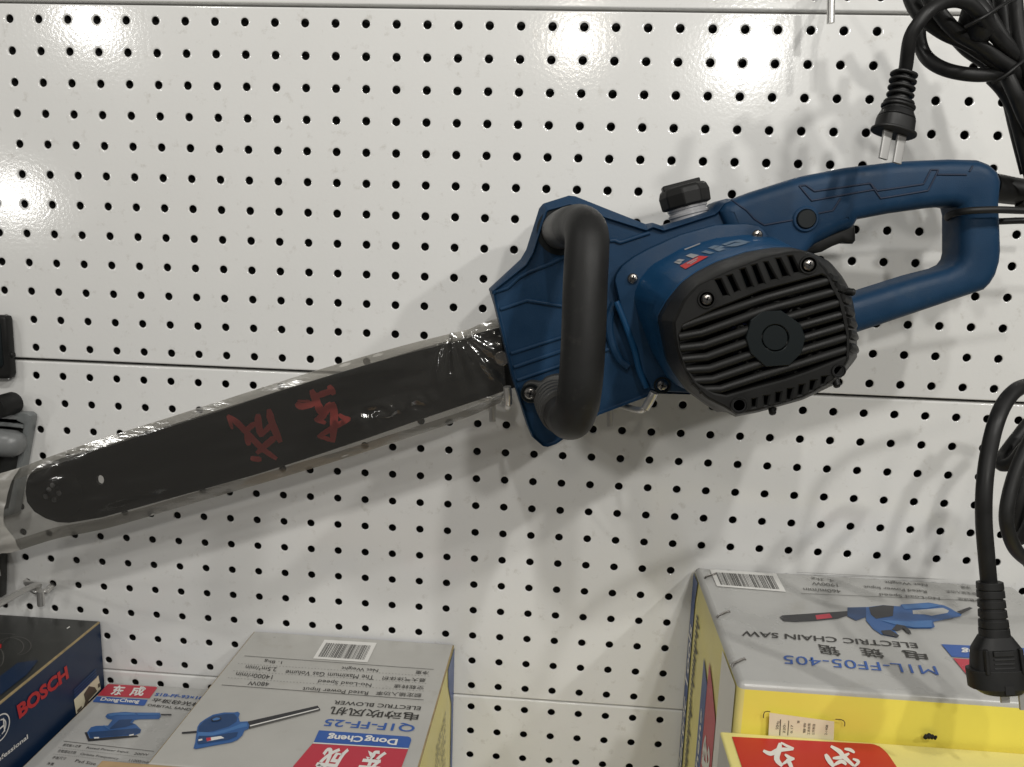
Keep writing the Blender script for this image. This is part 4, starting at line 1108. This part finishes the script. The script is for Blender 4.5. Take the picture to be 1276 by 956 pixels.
for e in (ell(110, 135, 100, 62, -160, 80), ell(70, 140, 90, 60, -150, 60), ell(-10, 215, 34, 62), ell(40, 60, 60, 8, -180, 0)):
    for k in range(len(e) - 1): put_line(mb, qt(*e[k]), qt(*e[k + 1]), .0007, U, 0, 0)
put_poly(mb, [qt(-10, 125), qt(10, 122), qt(8, 150), qt(-10, 155)], U, 0, 1)
mb.build('top_picture', [M['inkgrey'], M['inkred2']], nv, None)
mb = MB(); put_poly(mb, [qt(450, 15), qt(470, 2), qt(474, 8), qt(455, 20)], U, 0, 0); mb.build('paper_scrap', M['white'], nv, None)
mb = MB(); put_poly(mb, [qt(0, 340), qt(120, 250), qt(260, 230), qt(180, 330), qt(0, 470)], U, 0, 0)
mb.build('top_picture', M['navy'], nv, None)

# ---------------------------------------------------------------- chain saw carton on the right
zc = at(866, 707, 0.004).z; xc0 = atz(866, 707, zc).x; xc1 = atz(1259, 727, zc).x; ycf = atz(905, 850, zc).y
cs = empty('chain_saw_carton', (0.5 * (xc0 + xc1), .5 * ycf, SHZ), 'silver and yellow carton with an upside down picture of a blue electric chain saw', 'carton', 'power tool cartons')
carton(cs, xc0, xc1, ycf, -.003, SHZ, zc, [M['silver'], M['yellow'], M['paleyellow'], M['cardblue'], M['cardblue'], M['kraft'], M['silver']], sag=.0016, bev=.0042)
LC = zc + .0007
qc = lambda x, y: atz(840 + x * .1778, 690 + y * .1778, LC)
qd = lambda x, y: atz(1056 + x * .1778, 690 + y * .1778, LC)
def revc(mb, body, a, b, q, hgt, mi=0, thick=0.0, sl=.42):
    put_text(mb, body, q(*a), q(*b), q(a[0] + hgt * sl, a[1] + hgt), U, 0, mi, thick)
mb = MB(); put_barcode(mb, [qc(250, 110), qc(715, 138), qc(785, 268), qc(300, 228)], U, 0, 1, seed=9, lift=0); mb.build('barcode_label', [M['white'], M['inkblack']], cs)
mb = MB()
for a, b in (((302, 443), (390, 405)), ((406, 783), (500, 737)), ((215, 170), (298, 142))):
    mb = MB(); pa, pb_ = qc(*a), qc(*b); mb.add(*sweep([pa + U * -.001, pa.lerp(pb_, .08) + U * .0006, pa.lerp(pb_, .92) + U * .0006, pb_ + U * -.001], .0009, 8)); mb.build('staple', M['screw'], cs)
mb = MB()
revc(mb, '4. 3kg', (1117, 175), (958, 160), qc, 22, 0, 0, .35); revc(mb, '1900W', (1143, 210), (962, 196), qc, 22, 0, 0, .35); revc(mb, '460m/min', (1166, 252), (905, 238), qc, 24, 0, 0, .35)
mb.build('spec_lettering', M['inkgrey'], cs, None)
mb = MB()
revc(mb, 'Net Weight', (555, 205), (258, 184), qd, 24, 0, 0, .4); revc(mb, 'Rated Power Input', (550, 250), (112, 216), qd, 26, 0, 0, .4); revc(mb, 'No-Load Speed', (642, 298), (222, 270), qd, 26, 0, 0, .4)
revc(mb, '额定输入功率', (900, 270), (690, 252), qd, 22, 0, 0, .4); revc(mb, '净重', (860, 228), (790, 222), qd, 20, 0, 0, .4); revc(mb, '空载速度', (925, 318), (770, 305), qd, 22, 0, 0, .4)
mb.build('spec_lettering', M['inkgrey'], cs, None)
mb = MB(); put_line(mb, qc(890, 278), qd(930, 330), .0006, U, 0); put_line(mb, qc(860, 130), qd(880, 190), .0005, U, 0); mb.build('spec_rule', M['inkgrey'], cs)
mb = MB()
revc(mb, 'ELECTRIC CHAIN SAW', (482, 625), (-740, 538), qd, 38, 0, .012, .42)
revc(mb, '电', (548, 690), (375, 672), qd, 62, 0, .012, .4); revc(mb, '链', (240, 672), (80, 655), qd, 64, 0, .012, .4); revc(mb, '锯', (1150, 655), (1005, 632), qc, 68, 0, .012, .4)
mb.build('title_lettering', M['inkblack'], cs, None)
mb = MB(); revc(mb, 'M1L-FF05-405', (615, 788), (-450, 710), qd, 62, 0, 0.0, .45); mb.build('type_lettering', M['inkblue'], cs, None)
mb = MB()
put_poly(mb, [qd(658, 634), qd(1290, 664), qd(1325, 762), qd(732, 722)], U, 0, 0)
put_poly(mb, [qd(740, 732), qd(1325, 772), qd(1350, 930), qd(905, 908), qd(880, 900)], U, 0, 1)
put_text(mb, 'DongCheng', qd(1310, 690), qd(798, 660), qd(1320, 735), U, .0003, 2, .03)
put_text(mb, '东成', qd(1290, 790), qd(900, 765), qd(1320, 890), U, .0003, 2, .03)
mb.build('brand_logo', [M['inkblue'], M['inkred'], M['white']], cs, None)
# picture: bar in the left crop, body in the right crop (1215 zoom px further left)
s = 1215
pic([([(740 - s, 445), (760 - s, 432), (1215 - s, 402), (1225 - s, 430), (1150 - s, 455), (1000 - s, 470), (850 - s, 478), (770 - s, 472)], 3), ([(990 - s, 432), (1090 - s, 420), (1110 - s, 450), (1000 - s, 462)], 5), ([(0, 378), (150, 375), (175, 430), (60, 470), (0, 440)], 2),
     ([(130, 378), (250, 362), (370, 372), (375, 358), (570, 345), (680, 365), (730, 390), (765, 412), (800, 425), (795, 440), (600, 480), (612, 515), (590, 526), (470, 526), (340, 510), (330, 540), (360, 575), (350, 590), (240, 570), (180, 530), (130, 470)], 0),
     ([(455, 400), (670, 382), (712, 402), (700, 418), (590, 438), (540, 428), (460, 426)], 6), ([(150, 380), (250, 364), (325, 370), (318, 440), (200, 460), (165, 430)], 3), ([(375, 362), (560, 350), (660, 366), (560, 385), (400, 392)], 1), ([(230, 470), (440, 480), (590, 470), (590, 520), (470, 522), (330, 500)], 1),
     ([(310, 540), (345, 500), (400, 510), (440, 545), (448, 570), (420, 560), (390, 530), (360, 545)], 3), ([(235, 545), (300, 540), (362, 580), (352, 592), (250, 572)], 3), ([(765, 412), (855, 380), (878, 388), (800, 428)], 3)], qd, cs, 'tool_picture', PM[:6] + [M['silver']])
# left face bands: blue by the board, print, logo, white strip at the front
XL = xc0 - .0008; nL = Vector((-1, 0, 0))
ql = lambda x, y: atx(840 + x * .1254, 840 + y * .1254, XL)
ys = [ql(x, 500).y for x in (55, 108)]
zt = zc - .005; zb_ = SHZ + .004
mb = MB()
put_poly(mb, [(XL, -.004, zt), (XL, ys[1] - .006, zt), (XL, ys[1], zt - .02), (XL, ys[1], zb_), (XL, -.004, zb_)], nL, 0, 0)
yb0 = ql(240, 500).y; yb1 = ql(293, 500).y; yr1 = ql(408, 500).y
ztl = zc - .045
put_poly(mb, [(XL, yb0, ztl), (XL, yb1, ztl - .012), (XL, yb1, zb_), (XL, yb0, zb_)], nL, 0, 0)
put_poly(mb, [(XL, yb1 - .001, ztl + .008), (XL, yr1 + .02, ztl - .002), (XL, yr1, ztl - .018), (XL, yr1, zb_), (XL, yb1 - .001, zb_)], nL, 0, 1)
put_poly(mb, [(XL, yr1 - .002, zt), (XL, ycf + .005, zt), (XL, ycf + .005, zb_), (XL, yr1 - .002, zb_)], nL, 0, 2)
ym = (yb0 + yb1) / 2; hw = abs(yb0 - yb1) * .3
put_text(mb, 'DongCheng', (XL, ym - hw, zc - .22), (XL, ym - hw, zc - .085), (XL, ym + hw, zc - .22), nL, .0003, 2, .02)
yc_ = (yb1 + yr1) / 2; hh = abs(yb1 - yr1) * .36
put_text(mb, '成', (XL, yc_ - hh, zc - .152), (XL, yc_ - hh, zc - .092), (XL, yc_ + hh, zc - .152), nL, .0003, 2, .03)
put_text(mb, '东', (XL, yc_ - hh, zc - .232), (XL, yc_ - hh, zc - .172), (XL, yc_ + hh, zc - .232), nL, .0003, 2, .03)
ya, yb2 = ys[0] + .004, ys[1] - .006
put_text(mb, 'Electric Tools', (XL, yb2 + .006, zc - .20), (XL, yb2 + .006, zc - .05), (XL, yb2 + .022, zc - .20), nL, .0003, 2, .02)
mb.build('side_print', [M['cardblue'], M['inkred'], M['white']], cs, None)
mb = MB(); rnd = random.Random(8)
for k in range(34):
    z_ = zc - .03 - k * .0045; w_ = rnd.uniform(.006, .016); put_poly(mb, [(XL, ys[1] - .012, z_), (XL, ys[1] - .012 - w_, z_), (XL, ys[1] - .012 - w_, z_ - .0026), (XL, ys[1] - .012, z_ - .0026)], nL, 0, 0)
mb.build('side_lettering', M['inkblack'], cs)
# sticker and corner marks on the yellow front
YF = ycf - .0034
def qf(x, y):
    q = ray(840 + x * .3417, 800 + y * .3417); return CAM + q * ((YF - CAM.y) / q.y)
mb = MB()
put_poly(mb, [qf(348, 258), qf(584, 290), qf(580, 420), qf(340, 420)], OUT, 0, 0)
for body_, a, b, w in (('50Hz', (370, 318), (374, 288), 10), ('220-', (396, 332), (398, 296), 9), ('0.17', (424, 332), (426, 302), 8), ('锯', (448, 296), (449, 286), 9), ('警告', (470, 332), (472, 294), 9), ('工具有限', (485, 338), (488, 296), 10), ('公司制造', (502, 338), (505, 298), 10), ('2-1408', (548, 338), (553, 302), 9)):
    put_text(mb, body_, qf(a[0] + w, a[1]), qf(b[0] + w, b[1]), qf(a[0], a[1]), OUT, .0003, 1)
put_line(mb, qf(385, 340), qf(388, 282), .0005, OUT, .0003, 1); put_line(mb, qf(414, 340), qf(418, 286), .0004, OUT, .0003, 1)
mb.build('serial_sticker', [M['cream'], M['inkblack']], cs, None)
mb = MB()
for pts in ([(326, 278), (326, 265), (330, 256), (340, 253), (351, 255)], [(588, 282), (608, 283), (618, 287), (623, 295), (622, 308)]):
    mb = MB()
    for k in range(len(pts) - 1): put_line(mb, qf(*pts[k]), qf(*pts[k + 1]), .0006, OUT, 0)
    mb.build('corner_mark', M['inkblack'], cs)

# ---------------------------------------------------------------- yellow carton in front
yb_ = ycf - .004
pA = at(897, 911, -yb_); zy = pA.z; xy0 = pA.x
ye = empty('yellow_carton', (xy0 + .15, yb_ - .07, SHZ), 'yellow carton with a red logo on its top in front of the chain saw carton', 'carton', 'power tool cartons')
carton(ye, xy0, xy0 + .34, yb_ - .14, yb_, SHZ, zy, [M['paleyellow'], M['paleyellow'], M['silver'], M['silver'], M['yellow'], M['kraft'], M['paleyellow']], sag=.0006, bev=.0014)
LY = zy + .0005
qy = lambda x, y: atz(840 + x * .1254, 840 + y * .1254, LY)
qz = lambda x, y: atz(1000 + x * .1213, 840 + y * .1213, LY)
mb = MB()
rc = [qz(690, 716), qz(735, 722), qz(790, 742), qz(838, 780), qz(872, 815), qz(905, 860), qz(935, 905), qz(965, 950), qz(1030, 1100)]
put_poly(mb, [qy(575, 622)] + rc + [qy(720, 1060)], U, 0, 0)
g1 = [([(885, 765), (960, 795), (1040, 760), (1185, 750)], 46), ([(1055, 690), (1040, 760), (1020, 850), (1075, 920)], 56), ([(1060, 685), (1120, 720), (1190, 745)], 24), ([(1100, 805), (1150, 840), (1195, 850)], 34), ([(1195, 850), (1130, 870), (1075, 905)], 30), ([(1120, 850), (1150, 900), (1175, 960)], 40)]
g2 = [([(290, 745), (380, 800), (420, 850), (530, 950)], 48), ([(310, 870), (400, 860), (480, 820)], 38), ([(430, 775), (490, 785), (535, 815)], 34), ([(235, 830), (270, 890), (320, 960)], 50), ([(320, 945), (400, 905), (450, 940)], 40), ([(515, 880), (575, 910), (530, 960)], 32)]
def brush(mb, lst, q, mi):
    for j, (pts, w) in enumerate(lst):
        P = catmull(pts, 4); n = len(P); L = []; R = []
        for i in range(n):
            ax_, ay_ = P[max(0, i - 1)]; bx_, by_ = P[min(n - 1, i + 1)]; l = math.hypot(bx_ - ax_, by_ - ay_) or 1
            nx_, ny_ = -(by_ - ay_) / l, (bx_ - ax_) / l; e = min(1, .5 + 1.6 * min(i, n - 1 - i) / (n - 1)) * w / 2
            L.append(q(P[i][0] + nx_ * e, P[i][1] + ny_ * e)); R.append(q(P[i][0] - nx_ * e, P[i][1] - ny_ * e))
        for i in range(n - 1): put_poly(mb, [L[i], L[i + 1], R[i + 1], R[i]], U, .0003 + j * .00006, mi)
brush(mb, g1, qy, 1); brush(mb, g2, qz, 1)
mb.build('brand_logo', [M['inkred2'], M['white']], ye, None)
mb = MB()
for k, (x, y, r) in enumerate(((1154, 917.5, 2.2), (1158, 916.6, 2.6), (1162, 917.6, 2.0), (1166, 918.6, 1.5))):
    c = at(x, y, -yb_ ); mb.add(*lathe(c, (0, -.5, 1), [(r * .00055, -.002), (r * .00055, .0006), (r * .0003, .0012)], 10))
mb.build('torn_hole', M['dark'], ye)

# ---------------------------------------------------------------- kraft carton corner at the bottom edge
yk = yf - .003
pk = at(118, 949, -yk)
kb = empty('kraft_carton', (pk.x + .1, yk - .06, SHZ), 'plain brown cardboard carton whose edge just shows under the blower carton', 'carton', 'power tool cartons')
carton(kb, pk.x + .006, pk.x + .17, yk - .11, yk - .001, SHZ, at(200, 951.5, -yk).z, [M['kraft']] * 7, sag=.0004)

# ================================================================== THINGS AT THE LEFT EDGE
bt = empty('black_holder', at(-10, 430, .03), 'black plastic holder cut by the left edge above the grey case', 'holder')
hp = [(-60, 392), (3, 393), (8, 394), (9.5, 398), (14.5, 466), (12.5, 471), (8, 472), (-60, 471)]
slab(pl(hp, .010), [], .002, .013, .003, 3).build('shell', M['black'], bt, 40)
slab(pl([(-50, 402), (0, 403), (4, 455), (-1, 461), (-50, 461)], .014), [], .011, .0142, .0015, 2).build('face_plate', M['disc'], bt, 40)
for x, y in ((4, 399), (10, 440)):
    mesh_obj('side_stud', *lathe(at(x + 3, y + 2, .007), (1, 0, 0), [(.003, -.006), (.003, .0025), (.002, .0035)], 14), M['black'], bt)
kn = empty('grey_case', at(0, 560, .04), 'grey plastic case holding a cloudy bottle behind the sleeve at the left edge', 'case')
co = [(-60, 508), (25, 514), (36, 514.5), (40.5, 518), (40, 525), (31, 575), (28, 596), (20, 640), (-60, 660)]
ci = [(-58, 518), (24, 524), (32, 528), (24, 572), (20, 596), (12, 634), (-58, 650)]
slab(pl(co, .010), [pl(ci, .010)], .0025, .013, .0015, 2).build('case_rim', M['greycase'], kn, 40)
slab(pl(co, .006), [], .001, .006, .0008, 1).build('case_back', M['charcoal'], kn, 40)
slab(pl([(-20, 525), (10, 527), (28, 530), (28, 534), (10, 532), (-20, 530)], .015), [], .011, .0155, .0008, 1).build('case_flange', M['greycase'], kn, 40)
v, f = sweep([at(-60, 548, .019), at(5, 552, .019), at(18, 553, .019), at(26, 554, .019), at(29, 555, .019)], [.0125, .0125, .012, .009, .003], 24)
mesh_obj('bottle', v, f, M['clear'], kn, 60)
mesh_obj('knob', *lathe(at(-4, 508, .03), (0, -1, 0), [(.010, -.02), (.010, 0), (.0085, .003)], 28), M['black'], kn)
pk_ = empty('packet', at(-4, 700, .05), 'small dark packet at the left edge just above the double prong hook', 'packet')
slab(pl([(-40, 664), (-4, 668), (3, 690), (2, 744), (-40, 750)], .010), [], .002, .012, .002, 2).build('pouch', M['charcoal'], pk_, 40)
slab(pl([(-40, 700), (-3, 702), (0, 718), (-40, 719)], .0135), [], .0115, .014, .0006, 1).build('pale_card', M['silver'], pk_, 40)

# ================================================================== LIGHT
w = bpy.data.worlds.new('World'); scene.world = w; w.use_nodes = True
bg = w.node_tree.nodes['Background']; bg.inputs['Color'].default_value = (1.0, 0.965, 0.90, 1); bg.inputs['Strength'].default_value = 0.07
def lamp(name, loc, power, radius, col=(1, 0.98, 0.935)):
    l = bpy.data.lights.new(name, 'POINT'); l.energy = power; l.shadow_soft_size = radius; l.color = col
    o = bpy.data.objects.new(name, l); COL.objects.link(o); o.location = loc; return o
def mirror_lamp(name, px, py, L, power, radius, col=(1, 0.98, 0.935)):
    """a ceiling lamp standing where its reflection in the enamel is seen at this spot"""
    p = at(px, py, 0); cm = Vector((CAM.x, -CAM.y, CAM.z)); q = p - cm
    return lamp(name, cm + q * ((-L - cm.y) / q.y), power, radius, col)
mirror_lamp('ceiling_lamp', 112, 28, 1.5, 7, .035)
mirror_lamp('ceiling_lamp', 718, 48, 1.9, 7, .05, (1, .94, .84))
mirror_lamp('ceiling_lamp', 928, 62, 1.2, 13, .028)
mirror_lamp('ceiling_lamp', 15, 245, 1.4, 5, .05)
lamp('ceiling_lamp', (-0.28, -0.75, 0.75), 10, .028)
lamp('ceiling_lamp', (1.55, -0.95, 0.65), 26, .028)
lamp('ceiling_lamp', (0.88, -1.05, 0.78), 20, .028)
lamp('ceiling_lamp', (0.51, -1.15, 0.80), 14, .028)

scene.view_settings.view_transform = 'Standard'
scene.view_settings.look = 'None'
scene.view_settings.exposure = 0.0
scene.view_settings.gamma = 1.0
scene.render.engine = 'CYCLES'
scene.cycles.max_bounces = 8
scene.cycles.transparent_max_bounces = 16
